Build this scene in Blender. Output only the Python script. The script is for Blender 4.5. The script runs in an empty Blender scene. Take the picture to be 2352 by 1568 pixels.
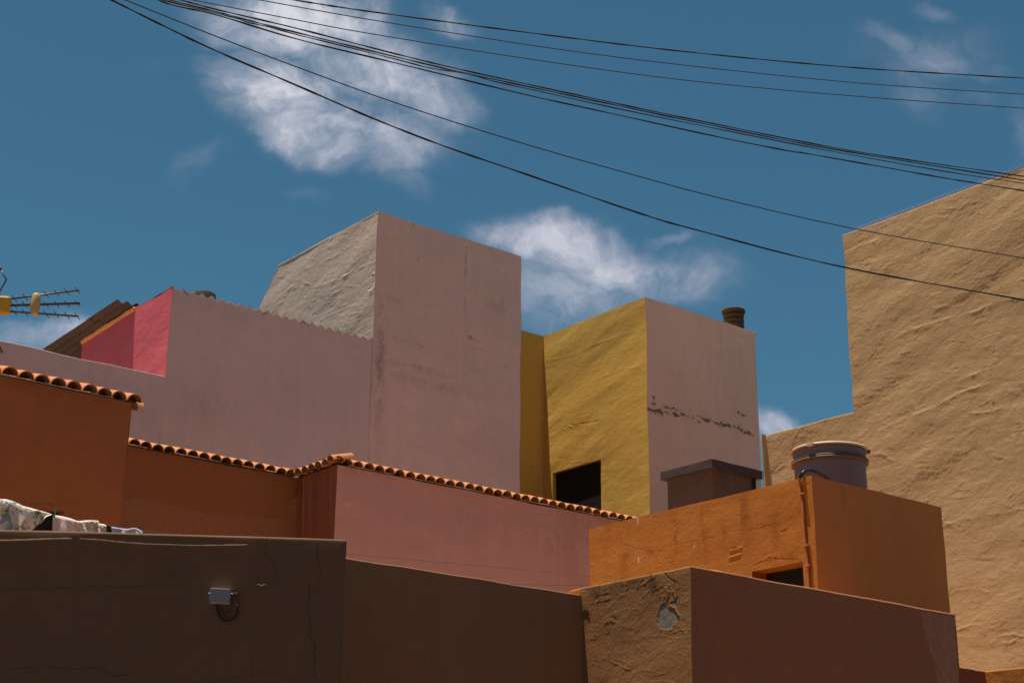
import bpy, math, random
import numpy as np
from mathutils import Vector, Matrix
random.seed(4); RNG = np.random.default_rng(7)
sc = bpy.context.scene; COL = sc.collection

# ------------------------------------------------------------------ camera
W, H = 2352.0, 1568.0                       # measuring units of the photograph
FPX = 3676.93
YAW, PIT, ROL = [math.radians(a) for a in (50.743, 18.972, 0.4566)]
CAM = np.array([0., 0., 1.6])
fw = np.array([math.cos(YAW)*math.cos(PIT), math.sin(YAW)*math.cos(PIT), math.sin(PIT)])
r0 = np.array([math.sin(YAW), -math.cos(YAW), 0.]); u0 = np.cross(r0, fw)
rt = math.cos(ROL)*r0 + math.sin(ROL)*u0; up = -math.sin(ROL)*r0 + math.cos(ROL)*u0
cam = bpy.data.cameras.new('camera'); camo = bpy.data.objects.new('camera', cam); COL.objects.link(camo)
camo.matrix_world = Matrix([[rt[0], up[0], -fw[0], CAM[0]], [rt[1], up[1], -fw[1], CAM[1]], [rt[2], up[2], -fw[2], CAM[2]], [0, 0, 0, 1]])
cam.sensor_width = 36; cam.lens = FPX/W*36; cam.clip_start = 0.1; cam.clip_end = 5000
sc.camera = camo

# ------------------------------------------------------------------ light
SUN_A, SUN_B = 0.125, 0.082                  # towards the sun: (-A, B, 1)
sd = Vector((-SUN_A, SUN_B, 1)).normalized()
sun = bpy.data.lights.new('sun', 'SUN'); sun.energy = 5.0; sun.angle = math.radians(0.53); sun.color = (1, 0.93, 0.82)
so = bpy.data.objects.new('sun', sun); COL.objects.link(so)
so.rotation_euler = (-sd).to_track_quat('-Z', 'Y').to_euler(); so.location = (0, 0, 40)
sc.view_settings.view_transform = 'Standard'; sc.view_settings.look = 'None'
sc.view_settings.exposure = 0.50; sc.view_settings.gamma = 1

def ray(px, py): return FPX*fw + (px-W/2)*rt - (py-H/2)*up
def at(px, py, **k):
    d = ray(px, py)
    for a, i in (('x', 0), ('y', 1), ('z', 2)):
        if a in k: t = (k[a]-CAM[i])/d[i]
    if 'd' in k: t = k['d']/math.hypot(d[0], d[1])
    return CAM + t*d

# world: physical sky with broken cloud laid out over world directions
world = bpy.data.worlds.new('World'); sc.world = world; world.use_nodes = True
nt = world.node_tree; nt.nodes.clear()
class NB:
    """small node builder"""
    def __init__(s, nt): s.nt = nt
    def n(s, t, **k):
        nd = s.nt.nodes.new(t)
        for a, b in k.items():
            if a == 'inp':
                for i, v in b.items():
                    if isinstance(v, bpy.types.NodeSocket): s.nt.links.new(v, nd.inputs[i])
                    else: nd.inputs[i].default_value = v
            else: setattr(nd, a, b)
        return nd
    def m(s, op, a, b=0.0, c=0.0, clamp=False):
        return s.n('ShaderNodeMath', operation=op, use_clamp=clamp, inp={0: a, 1: b, 2: c}).outputs[0]
    def dot(s, a, v): return s.n('ShaderNodeVectorMath', operation='DOT_PRODUCT', inp={0: a, 1: tuple(v)}).outputs['Value']
    def mix(s, f, a, b, blend='MIX'):
        nd = s.n('ShaderNodeMix', data_type='RGBA', blend_type=blend, clamp_factor=True)
        for i, v in ((0, f), (6, a), (7, b)):
            if isinstance(v, bpy.types.NodeSocket): s.nt.links.new(v, nd.inputs[i])
            else: nd.inputs[i].default_value = v
        return nd.outputs[2]
    def noise(s, vec, scale, detail=4, rough=.5, dist=0.0, out='Fac'):
        return s.n('ShaderNodeTexNoise', inp={'Vector': vec, 'Scale': scale, 'Detail': detail, 'Roughness': rough, 'Distortion': dist}).outputs[out]
    def ramp(s, f, a, b):
        return s.n('ShaderNodeMapRange', interpolation_type='SMOOTHSTEP', inp={0: f, 1: a, 2: b, 3: 0.0, 4: 1.0}).outputs[0]
    def link(s, a, b): s.nt.links.new(a, b)
B = NB(nt)
sky = B.n('ShaderNodeTexSky', sky_type='NISHITA', sun_disc=False, sun_elevation=math.asin(sd.z), sun_rotation=math.atan2(sd.x, sd.y),
          altitude=200, air_density=1.0, dust_density=0.6, ozone_density=1.4)
skyc = B.mix(1.0, sky.outputs[0], (0.42, 0.77, 0.77, 1), 'MULTIPLY')
tc = B.n('ShaderNodeTexCoord').outputs['Generated']
F2 = np.array([math.cos(YAW), math.sin(YAW), 0]); R2 = np.array([math.sin(YAW), -math.cos(YAW), 0])
fd = B.dot(tc, F2); fdc = B.m('MAXIMUM', fd, 0.05)
S = B.m('DIVIDE', B.dot(tc, R2), fdc); T = B.m('DIVIDE', B.dot(tc, (0, 0, 1)), fdc)
ST = B.n('ShaderNodeCombineXYZ', inp={0: S, 1: T, 2: 0.37}).outputs[0]
def st(px, py):
    d = ray(px, py); return (d@R2)/(d@F2), d[2]/(d@F2)
warp = B.n('ShaderNodeTexNoise', inp={'Vector': ST, 'Scale': 11.0, 'Detail': 5, 'Roughness': .55}).outputs['Color']
wv = B.n('ShaderNodeVectorMath', operation='MULTIPLY_ADD', inp={0: warp, 1: (0.075, 0.075, 0), 2: ST}).outputs[0]
wx = B.n('ShaderNodeSeparateXYZ', inp={0: wv}).outputs
K = (1/FPX)*1.06
# (px, py, radius x, radius y, tilt, weight) of each soft cloud lobe
lobes = [(700, 40, 240, 110, 10, 1.05), (640, 205, 150, 85, 20, .95), (590, 230, 105, 75, 10, .95), (680, 320, 110, 75, 20, .95), (860, 365, 120, 60, 10, .55), (860, 160, 220, 120, 10, .8), (1000, 215, 95, 120, 0, .75), (800, 300, 200, 90, 18, .95),
         (745, 340, 130, 70, 10, .9), (940, 320, 130, 80, 20, .6), (1065, 40, 90, 50, 30, .5), (480, 395, 100, 50, -40, .32),
         (1290, 570, 170, 65, 8, 1.05), (1390, 615, 140, 72, 10, 1.0), (1300, 680, 150, 80, 0, .9), (1540, 640, 155, 70, 12, .68), (1520, 545, 80, 25, -10, .38), (1250, 740, 90, 60, 0, .5),
         (2160, 130, 230, 90, -8, .42), (2090, 215, 130, 85, 60, .42), (2060, 110, 90, 50, 20, .45), (2260, 160, 130, 60, 20, .35), (2150, 20, 90, 45, 10, .40), (2345, 330, 60, 110, 0, .38), (2240, 250, 120, 60, 0, .3),
         (150, 765, 90, 50, -10, .85), (70, 770, 110, 50, 0, .6), (1755, 985, 60, 45, 0, .95), (1640, 1010, 100, 60, 0, .8), (700, 470, 130, 40, 0, .27), (930, 420, 120, 60, 30, .38), (360, 150, 110, 50, 0, .22)]
acc = None
for (px, py, rx, ry, tl, wgt) in lobes:
    cx, cy = st(px, py); cx += 0.0375; cy += 0.0375
    dx = B.m('SUBTRACT', wx[0], cx); dy = B.m('SUBTRACT', wx[1], cy)
    a = math.radians(-tl); ca, sa = math.cos(a), math.sin(a)
    e1 = B.m('MULTIPLY', B.m('ADD', B.m('MULTIPLY', dx, ca), B.m('MULTIPLY', dy, sa)), 1/(rx*K))
    e2 = B.m('MULTIPLY', B.m('SUBTRACT', B.m('MULTIPLY', dy, ca), B.m('MULTIPLY', dx, sa)), 1/(ry*K))
    q = B.m('ADD', B.m('MULTIPLY', e1, e1), B.m('MULTIPLY', e2, e2))
    g = B.m('MULTIPLY', B.m('EXPONENT', B.m('MULTIPLY', q, -0.9)), wgt)
    acc = g if acc is None else B.m('MAXIMUM', acc, g)
n1 = B.noise(wv, 19, 12, .64); n2 = B.noise(wv, 52, 10, .66, 0.3); n3 = B.noise(ST, 5, 4, .5)
am = B.m('MINIMUM', B.m('MULTIPLY', acc, 1.5), 1.0)
dens = B.m('ADD', acc, B.m('MULTIPLY', am, B.m('ADD', B.m('MULTIPLY', B.m('SUBTRACT', n1, .5), 2.1), B.m('MULTIPLY', B.m('SUBTRACT', n2, .5), .9))))
# the noise only shapes cloud where there is a lobe
dens = B.m('MULTIPLY', dens, B.ramp(acc, .05, .45))
cov = B.m('MULTIPLY', B.ramp(dens, .0, 1.62), 1.0)
cov = B.m('POWER', cov, .85)
bright = B.ramp(dens, .5, 1.5)
gl = st(750, 30); gd = B.m('ADD', B.m('POWER', B.m('SUBTRACT', S, gl[0]), 2.0), B.m('POWER', B.m('SUBTRACT', T, gl[1]), 2.0))
glow = B.m('EXPONENT', B.m('MULTIPLY', gd, -150.0))      # the cloud is thinnest and brightest below the sun
bright = B.m('MINIMUM', B.m('ADD', B.m('MULTIPLY', bright, .55), B.m('MULTIPLY', glow, .80)), 1.0)
cc = B.mix(bright, (5.6, 5.8, 7.1, 1), (10.2, 10.0, 10.7, 1))
front = B.ramp(fd, .05, .2)
skyf = B.mix(B.m('MULTIPLY', cov, B.m('MULTIPLY', front, .97)), skyc, cc)
bg = B.n('ShaderNodeBackground', inp={'Strength': 0.058}); B.link(skyf, bg.inputs[0])
wo = B.n('ShaderNodeOutputWorld'); B.link(bg.outputs[0], wo.inputs[0])

# ------------------------------------------------------------------ numpy noise
TAB = np.random.default_rng(11).random((256, 256))
def vn(x, y, s=0):
    x = x + s*17.31; y = y + s*9.77
    xi = np.floor(x).astype(int); yi = np.floor(y).astype(int)
    fx = x-xi; fy = y-yi; fx = fx*fx*fx*(fx*(fx*6-15)+10); fy = fy*fy*fy*(fy*(fy*6-15)+10)
    a = TAB[xi & 255, yi & 255]; b = TAB[(xi+1) & 255, yi & 255]; c = TAB[xi & 255, (yi+1) & 255]; d = TAB[(xi+1) & 255, (yi+1) & 255]
    return (a*(1-fx)+b*fx)*(1-fy) + (c*(1-fx)+d*fx)*fy - .5
def fbm(x, y, o=4, s=0, g=.5):
    t = 0; a = 1
    for i in range(o):
        t = t + a*vn(x, y, s+i*3); x = x*2.03+1.7; y = y*2.03+4.1; a *= g
    return t
def jit(P, amp=0.012):
    """edge wobble as a continuous function of position, the same for faces that share an edge"""
    x, y, z = P[:, 0], P[:, 1], P[:, 2]
    o = np.zeros_like(P)
    for k, (a, b, c) in enumerate(((.9, .3, .8), (.4, 1.0, .7), (.6, .5, .1))):
        q = x*a + y*b
        o[:, k] = fbm(q*1.1+k*7, z*c*1.3+k*3+y*.3, 3, 40+k)
    o[:, 2] = fbm(x*1.2+y*.9, x*.1-y*.2+7, 3, 47)*.8
    e = np.stack([fbm(q*9+i*11, z*9+i*5+y*2, 3, 50+i*3, .6) for i in range(3)], 1)
    return P + o*amp*2 + e*amp*.15

# ------------------------------------------------------------------ scene helpers
def tag(o, label=None, cat=None, group=None, kind=None):
    if label: o['label'] = label
    if cat: o['category'] = cat
    if group: o['group'] = group
    if kind: o['kind'] = kind
    return o
def empty(name, loc, label, cat, group=None):
    o = bpy.data.objects.new(name, None); COL.objects.link(o); o.location = loc; o.empty_display_size = .3
    return tag(o, label, cat, group)
class Acc:
    """collects geometry in world coordinates, then links it as ONE mesh object"""
    def __init__(s): s.v = []; s.f = []; s.n = 0; s.sm = []; s.mi = []; s.at = {'stain': [], 'crack': [], 'patch': []}
    def add(s, V, F, smooth=True, mat=0, **at):
        V = np.asarray(V, float); F = [list(f) for f in F] if not isinstance(F, np.ndarray) else F
        s.v.append(V); s.f.append((F, s.n)); s.sm.append(smooth); s.mi.append(mat)
        for k in s.at: s.at[k].append(np.asarray(at[k], float).ravel() if k in at else np.zeros(len(V)))
        s.n += len(V); return s
    def quad(s, a, b, c, d, mat=0): return s.add([a, b, c, d], [[0, 1, 2, 3]], False, mat)
    def box(s, x0, x1, y0, y1, z0, z1, mat=0, skip='', M=None):
        v = np.array([[x, y, z] for z in (z0, z1) for y in (y0, y1) for x in (x0, x1)], float)
        if M is not None: v = np.array([list(M @ Vector(p)) for p in v])
        fs = {'b': [0, 2, 3, 1], 't': [4, 5, 7, 6], 'n': [0, 1, 5, 4], 's': [2, 6, 7, 3], 'w': [0, 4, 6, 2], 'e': [1, 3, 7, 5]}
        return s.add(v, [f for k, f in fs.items() if k not in skip], False, mat)
    def tube(s, pts, r, seg=8, mat=0, cap=True):
        pts = np.asarray(pts, float); n = len(pts); r = np.broadcast_to(np.asarray(r, float), (n,))
        tg = np.gradient(pts, axis=0); tg /= np.linalg.norm(tg, axis=1)[:, None]+1e-12
        ref = np.array([0, 0, 1.]) if abs(tg[:, 2]).mean() < .8 else np.array([1., 0, 0])
        a = np.cross(tg, ref); a /= np.linalg.norm(a, axis=1)[:, None]; b = np.cross(a, tg)
        th = np.linspace(0, 2*np.pi, seg, endpoint=False)
        V = pts[:, None]+r[:, None, None]*(np.cos(th)[None, :, None]*a[:, None]+np.sin(th)[None, :, None]*b[:, None])
        F = [[i*seg+j, i*seg+(j+1) % seg, (i+1)*seg+(j+1) % seg, (i+1)*seg+j] for i in range(n-1) for j in range(seg)]
        if cap: F += [list(range(seg))[::-1], [(n-1)*seg+j for j in range(seg)]]
        return s.add(V.reshape(-1, 3), F, True, mat)
    def lathe(s, c, prof, seg=48, mat=0, smooth=True):
        th = np.linspace(0, 2*np.pi, seg, endpoint=False); n = len(prof)
        V = np.array([[c[0]+r*math.cos(t), c[1]+r*math.sin(t), c[2]+z] for r, z in prof for t in th])
        F = [[i*seg+j, i*seg+(j+1) % seg, (i+1)*seg+(j+1) % seg, (i+1)*seg+j] for i in range(n-1) for j in range(seg)]
        if prof[0][0] > 0: F.append(list(range(seg))[::-1])
        if prof[-1][0] > 0: F.append([(n-1)*seg+j for j in range(seg)])
        return s.add(V, F, smooth, mat)
    def build(s, name, mats, parent=None, bevel=0, attrs=True):
        V = np.concatenate(s.v); org = np.array(parent_loc(parent)) if parent is not None else V.min(0)*0+np.array([V[:, 0].mean(), V[:, 1].mean(), V[:, 2].min()])
        V = V-org
        me = bpy.data.meshes.new(name); li = []; ls = []; lt = []; sm = []; mi = []; k = 0
        for (F, off), sh, m in zip(s.f, s.sm, s.mi):
            if isinstance(F, np.ndarray):
                li.append((F+off).ravel()); n = len(F); ls.append(k+4*np.arange(n)); lt.append(np.full(n, 4)); k += 4*n
            else:
                for f in F: li.append(np.array(f)+off); ls.append(np.array([k])); lt.append(np.array([len(f)])); k += len(f)
                n = len(F)
            sm.append(np.full(n, sh)); mi.append(np.full(n, m))
        li = np.concatenate(li); ls = np.concatenate(ls); lt = np.concatenate(lt)
        me.vertices.add(len(V)); me.vertices.foreach_set('co', V.ravel().astype(np.float32))
        me.loops.add(len(li)); me.loops.foreach_set('vertex_index', li.astype(np.int32))
        me.polygons.add(len(ls)); me.polygons.foreach_set('loop_start', ls.astype(np.int32)); me.polygons.foreach_set('loop_total', lt.astype(np.int32))
        me.polygons.foreach_set('use_smooth', np.concatenate(sm).astype(bool)); me.polygons.foreach_set('material_index', np.concatenate(mi).astype(np.int32))
        if attrs:
            for kx, vv in s.at.items():
                q = np.concatenate(vv)
                if q.max() > 0:
                    a = me.attributes.new(kx, 'FLOAT', 'POINT'); a.data.foreach_set('value', q.astype(np.float32))
        for m in (mats if isinstance(mats, (list, tuple)) else [mats]): me.materials.append(m)
        me.update(calc_edges=True); me.validate()
        o = bpy.data.objects.new(name, me); COL.objects.link(o)
        if parent is not None: o.parent = parent
        else: o.location = org
        if bevel:
            b = o.modifiers.new('bevel', 'BEVEL'); b.width = bevel; b.segments = 2; b.limit_method = 'ANGLE'
        return o
def parent_loc(p):
    l = np.array(p.location)
    while p.parent: p = p.parent; l = l+np.array(p.location)
    return l

# ------------------------------------------------------------------ materials
def plaster(name, col, var=.10, stain=(.35, .30, .25), stain_amt=.35, grey=(.21, .20, .19), bump=.25, streak=.3, rough=.92, hue=None, blotch=1.4, grime=.0):
    m = bpy.data.materials.new(name); m.use_nodes = True; t = m.node_tree; t.nodes.clear(); b = NB(t)
    g = b.n('ShaderNodeNewGeometry').outputs['Position']
    c3 = col if len(col) == 4 else (*col, 1)
    big = b.noise(g, blotch*.5, 5, .6, .8); mid = b.noise(g, 5.5, 5, .6, .3); fine = b.noise(g, 60, 4, .7)
    st_ = b.n('ShaderNodeMapping', inp={0: g, 3: (3.2, 3.2, .28)}).outputs[0]
    sn = b.noise(st_, 1.6, 6, .62, .5)
    k = b.m('ADD', b.m('MULTIPLY', b.m('SUBTRACT', big, .5), var*3.0), b.m('MULTIPLY', b.m('SUBTRACT', mid, .5), var*1.5))
    k = b.m('ADD', k, b.m('MULTIPLY', b.m('SUBTRACT', fine, .5), var*1.3))
    k = b.m('ADD', k, b.m('MULTIPLY', b.m('SUBTRACT', sn, .5), streak*var*5))
    k = b.m('ADD', k, 1.0)
    base = b.mix(1.0, c3, b.n('ShaderNodeCombineXYZ', inp={0: k, 1: k, 2: k}).outputs[0], 'MULTIPLY')
    hs = hue if hue else tuple(min(1, x*.86+.03) for x in col)
    base = b.mix(b.m('MULTIPLY', b.ramp(b.noise(g, 1.1, 4, .6, 1.0), .42, .68), .35), base, (*hs, 1))
    if grime > 0:
        gn = b.ramp(b.noise(b.n('ShaderNodeMapping', inp={0: g, 3: (1.2, 1.2, 3.5)}).outputs[0], 1.3, 9, .72, .8), .56, .74)
        base = b.mix(b.m('MULTIPLY', gn, grime), base, (*[x*.55 for x in col], 1))
    sa = b.n('ShaderNodeAttribute', attribute_name='stain').outputs['Fac']
    base = b.mix(b.m('MULTIPLY', sa, stain_amt), base, (*[x*y for x, y in zip(col, stain)], 1))
    pa = b.n('ShaderNodeAttribute', attribute_name='patch').outputs['Fac']
    gv = b.mix(b.noise(g, 14, 6, .7), tuple(x*.6 for x in grey)+(1,), tuple(min(1, x*1.35) for x in grey)+(1,))
    base = b.mix(b.ramp(pa, .35, .6), base, gv)
    ca = b.n('ShaderNodeAttribute', attribute_name='crack').outputs['Fac']
    base = b.mix(b.m('MULTIPLY', ca, .6), base, (*[x*.30 for x in col], 1))
    bs = b.n('ShaderNodeBsdfPrincipled', inp={'Base Color': base, 'Roughness': rough, 'Specular IOR Level': .12})
    hgt = b.m('ADD', b.m('MULTIPLY', b.noise(g, 26, 7, .68), 1.0), b.m('MULTIPLY', b.noise(g, 120, 4, .7), .35))
    bp = b.n('ShaderNodeBump', inp={'Strength': bump, 'Distance': .02, 'Height': hgt}); b.link(bp.outputs[0], bs.inputs['Normal'])
    o = b.n('ShaderNodeOutputMaterial'); b.link(bs.outputs[0], o.inputs[0]); return m
def simple(name, col, rough=.6, var=.12, scale=20, metal=0, bump=.1, spec=.3):
    m = bpy.data.materials.new(name); m.use_nodes = True; t = m.node_tree; t.nodes.clear(); b = NB(t)
    g = b.n('ShaderNodeNewGeometry').outputs['Position']; n = b.noise(g, scale, 5, .65)
    k = b.m('ADD', b.m('MULTIPLY', b.m('SUBTRACT', n, .5), var*4), 1.0)
    base = b.mix(1.0, (*col, 1), b.n('ShaderNodeCombineXYZ', inp={0: k, 1: k, 2: k}).outputs[0], 'MULTIPLY')
    bs = b.n('ShaderNodeBsdfPrincipled', inp={'Base Color': base, 'Roughness': rough, 'Metallic': metal, 'Specular IOR Level': spec})
    bp = b.n('ShaderNodeBump', inp={'Strength': bump, 'Distance': .01, 'Height': n}); b.link(bp.outputs[0], bs.inputs['Normal'])
    o = b.n('ShaderNodeOutputMaterial'); b.link(bs.outputs[0], o.inputs[0]); return m
M = {}
M['pink'] = plaster('pink_plaster', (0.6200, 0.4457, 0.4165), .07, streak=0.6, hue=(0.5540, 0.4317, 0.4614), stain=(.5, .42, .4), stain_amt=.5, grime=0.28)
M['pink_tower'] = plaster('faded_pink_plaster', (0.6895, 0.4741, 0.4118), .10, streak=.3, hue=(0.5966, 0.4808, 0.4309), stain=(.5, .45, .42), stain_amt=.7, grey=(.2, .17, .15), bump=.35, grime=.35)
M['cream'] = plaster('bare_cream_render', (0.5775, 0.4359, 0.3530), .10, streak=.1, bump=.3, hue=(0.5362, 0.4194, 0.3755), grime=.25)
M['hot'] = plaster('hot_pink_plaster', (0.6329, 0.1195, 0.1428), .07, streak=.3, hue=(0.6501, 0.1362, 0.1425), bump=.4)
M['yellow'] = plaster('ochre_yellow_plaster', (0.684, 0.395, 0.088), .07, streak=.15, hue=(0.6165, 0.4072, 0.0952), bump=.35, stain_amt=.8, stain=(.6, .5, .4), grime=.2)
M['pink_yel'] = plaster('pale_pink_plaster', (0.8500, 0.5197, 0.4091), .09, streak=.45, hue=(0.8224, 0.5197, 0.4269), stain=(.55, .5, .45), grey=(.20, .155, .115), bump=.3, grime=.3)
M['orange'] = plaster('orange_plaster', (0.4371, 0.1505, 0.0286), .09, streak=.45, hue=(0.3973, 0.1505, 0.0335), stain=(.6, .5, .45), stain_amt=.75, bump=.45, grime=.3, grey=(.6, .5, .42))
M['orange_sm'] = plaster('smooth_orange_plaster', (0.6633, 0.2367, 0.0678), .07, streak=0.6, hue=(0.5836, 0.2190, 0.0765), bump=.2, grey=(.55, .42, .34), grime=0.3)
M['tan'] = plaster('tan_render', (0.5143, 0.3259, 0.1621), .07, streak=0.3, hue=(0.4814, 0.3099, 0.1621), bump=.45, grime=0.3)
M['brown'] = plaster('brown_plaster', (0.3137, 0.1105, 0.0417), .08, streak=0.6, hue=(0.2822, 0.0995, 0.0442), bump=.25, grey=(.345, .135, .060), grime=0.25)
M['rust'] = plaster('red_brown_plaster', (0.3820, 0.1135, 0.0517), .08, streak=.6, hue=(0.4201, 0.1291, 0.0711), bump=.2, stain=(.45, .4, .4), stain_amt=.8)
M['pink_low'] = plaster('rose_plaster', (0.5260, 0.2750, 0.2471), .06, streak=0.6, hue=(0.4832, 0.2802, 0.2774), bump=.15, stain=(.55, .5, .4), stain_amt=.5, grey=(.55, .32, .28), grime=0.22)
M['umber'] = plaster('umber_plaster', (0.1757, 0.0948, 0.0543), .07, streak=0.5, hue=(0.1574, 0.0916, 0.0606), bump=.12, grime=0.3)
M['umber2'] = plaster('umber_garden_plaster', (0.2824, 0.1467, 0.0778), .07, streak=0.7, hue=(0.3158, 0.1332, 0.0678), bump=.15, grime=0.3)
M['ochre'] = plaster('weathered_ochre_plaster', (0.2945, 0.1297, 0.0461), .10, streak=.25, hue=(0.2727, 0.1297, 0.0543), stain=(.4, .38, .35), stain_amt=.8, grey=(.21, .17, .14), bump=.6, grime=.35)
M['ochre_sm'] = plaster('brown_terrace_plaster', (0.3626, 0.1451, 0.0694), .07, streak=0.6, hue=(0.3241, 0.1413, 0.0784), bump=.15, grey=(.44, .205, .125), grime=0.3)
M['concrete'] = plaster('stained_concrete', (0.1623, 0.0959, 0.0725), .15, streak=.8, hue=(0.1202, 0.0719, 0.0581), bump=.4, grime=.5)
M['capcon'] = plaster('dark_concrete', (.085, .060, .058), .15, streak=.7, bump=.4, grime=.4)
M['tile'] = plaster('terracotta_tile', (.50, .195, .085), .16, streak=0, hue=(.46, .22, .12), bump=.15, blotch=6)
M['dark'] = simple('dark_interior', (.012, .011, .011), .9, .1)
M['shutter'] = simple('dark_shutter', (.010, .010, .010), .7, .15)
M['sheet'] = plaster('fibre_cement_sheet', (.105, .070, .048), .12, streak=.2, bump=.3, grime=.3)
M['mortar'] = plaster('orange_mortar', (.72, .33, .12), .12, streak=0, bump=.9)
M['edge'] = plaster('pale_mortar', (.50, .42, .40), .15, streak=0, bump=.8)
M['roof'] = plaster('sunlit_terrace', (.46, .28, .17), .12, streak=0, bump=.2)
M['ground'] = plaster('street_ground', (.12, .10, .085), .15, streak=0, bump=.2)
M['tank'] = simple('grey_tank_plastic', (0.2106, 0.1626, 0.1645), .55, .05, 3, bump=.03)
M['tanklid'] = simple('cream_tank_lid', (.55, .42, .30), .5, .06, 6, bump=.03)
M['rim'] = simple('dusty_tank_rim', (.21, .125, .065), .6, .15, 10)
M['band'] = simple('dark_steel_band', (.09, .065, .05), .5, .3, 12)
M['black'] = simple('black_rubber', (.010, .011, .013), .42, .1, spec=.4)
M['cable'] = simple('cable_sheath', (.012, .010, .010), .6, .2)
M['cablethin'] = simple('weathered_cable_sheath', (.035, .026, .026), .6, .2)
M['conduit'] = simple('painted_orange_conduit', (.46, .165, .042), .55, .15, 15)
M['clay'] = simple('weathered_clay_pot', (.055, .040, .032), .85, .25, 9, bump=.3)
M['boxgrey'] = simple('grey_box_plastic', (.235, .235, .26), .5, .05, 8, bump=.02)
M['boxlid'] = simple('pale_box_edge', (.60, .55, .50), .5, .05, 8, bump=.02)
M['wirebrown'] = simple('brown_painted_wire', (.13, .07, .035), .6, .2)
M['alu'] = simple('weathered_aluminium', (.10, .072, .068), .45, .2, 20, metal=.3)
M['yellowpl'] = simple('yellow_plastic', (.62, .33, .02), .45, .1, 8, bump=.02)
M['spacerpl'] = simple('sunbleached_plastic', (.52, .33, .13), .5, .2, 10, bump=.02)
M['spike'] = simple('clear_spike_plastic', (.36, .26, .27), .35, .05)
M['peggreen'] = simple('green_peg_plastic', (.0, .22, .13), .4, .05)
M['pegdark'] = simple('dark_green_peg_plastic', (.0, .10, .06), .4, .05)
M['pegred'] = simple('red_peg_plastic', (.62, .01, .02), .35, .05)
M['towelpink'] = simple('pale_pink_cloth', (.72, .55, .52), .95, .04, 30, bump=.3, spec=.05)
M['towel'] = simple('cream_terry_cloth', (.72, .61, .52), 1.0, .12, 90, bump=1.0, spec=.02)
M['bluegrey'] = simple('blue_grey_cloth', (.38, .40, .50), .95, .08, 40, bump=.4, spec=.05)
M['darkcloth'] = simple('dark_patterned_cloth', (.02, .035, .03), .95, .6, 60, bump=.3, spec=.05)
M['line'] = simple('green_cord', (.05, .075, .05), .7, .1)
def floral():
    m = bpy.data.materials.new('floral_cotton'); m.use_nodes = True; t = m.node_tree; t.nodes.clear(); b = NB(t)
    g = b.n('ShaderNodeNewGeometry').outputs['Position']
    base = (.78, .71, .62, 1)
    for sc_, th, colr, off in ((12, .57, (.10, .26, .20, 1), 0), (10, .60, (.22, .30, .45, 1), 3.3), (9, .60, (.62, .42, .12, 1), 7.1), (20, .60, (.09, .14, .10, 1), 12.7), (8, .64, (.62, .05, .10, 1), 21.0)):
        mp = b.n('ShaderNodeMapping', inp={0: g, 1: (off, off*.7, off*.3)}).outputs[0]
        base = b.mix(b.m('MULTIPLY', b.ramp(b.noise(mp, sc_, 3, .55, .6), th-.03, th+.03), .75), base, colr)
    bs = b.n('ShaderNodeBsdfPrincipled', inp={'Base Color': base, 'Roughness': .95, 'Specular IOR Level': .05})
    tr = b.n('ShaderNodeBsdfTranslucent', inp={'Color': base}); mx = b.n('ShaderNodeMixShader', inp={0: .2}); b.link(bs.outputs[0], mx.inputs[1]); b.link(tr.outputs[0], mx.inputs[2])
    o = b.n('ShaderNodeOutputMaterial'); b.link(mx.outputs[0], o.inputs[0]); return m
M['floral'] = floral()

# ------------------------------------------------------------------ relief walls
def seg_dist(U, Z, pts):
    d = np.full(U.shape, 9.0)
    for (a, b), (c, e) in zip(pts[:-1], pts[1:]):
        vx, vz = c-a, e-b; L = vx*vx+vz*vz+1e-12
        t = np.clip(((U-a)*vx+(Z-b)*vz)/L, 0, 1)
        d = np.minimum(d, np.hypot(U-a-t*vx, Z-b-t*vz))
    return d
def in_poly(U, Z, pts):
    ins = np.zeros(U.shape, bool); n = len(pts)
    for i in range(n):
        x1, y1 = pts[i]; x2, y2 = pts[(i+1) % n]
        c = ((y1 > Z) != (y2 > Z)) & (U < (x2-x1)*(Z-y1)/(y2-y1+1e-12)+x1)
        ins ^= c
    return ins
def grid_lines(a, b, step, brk=()):
    ks = sorted([a, b]+[k for k in brk if a < k < b]); out = [np.array([a])]
    for p, q in zip(ks[:-1], ks[1:]): out.append(np.linspace(p, q, max(2, int(round((q-p)/step))+1))[1:])
    return np.concatenate(out)
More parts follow.
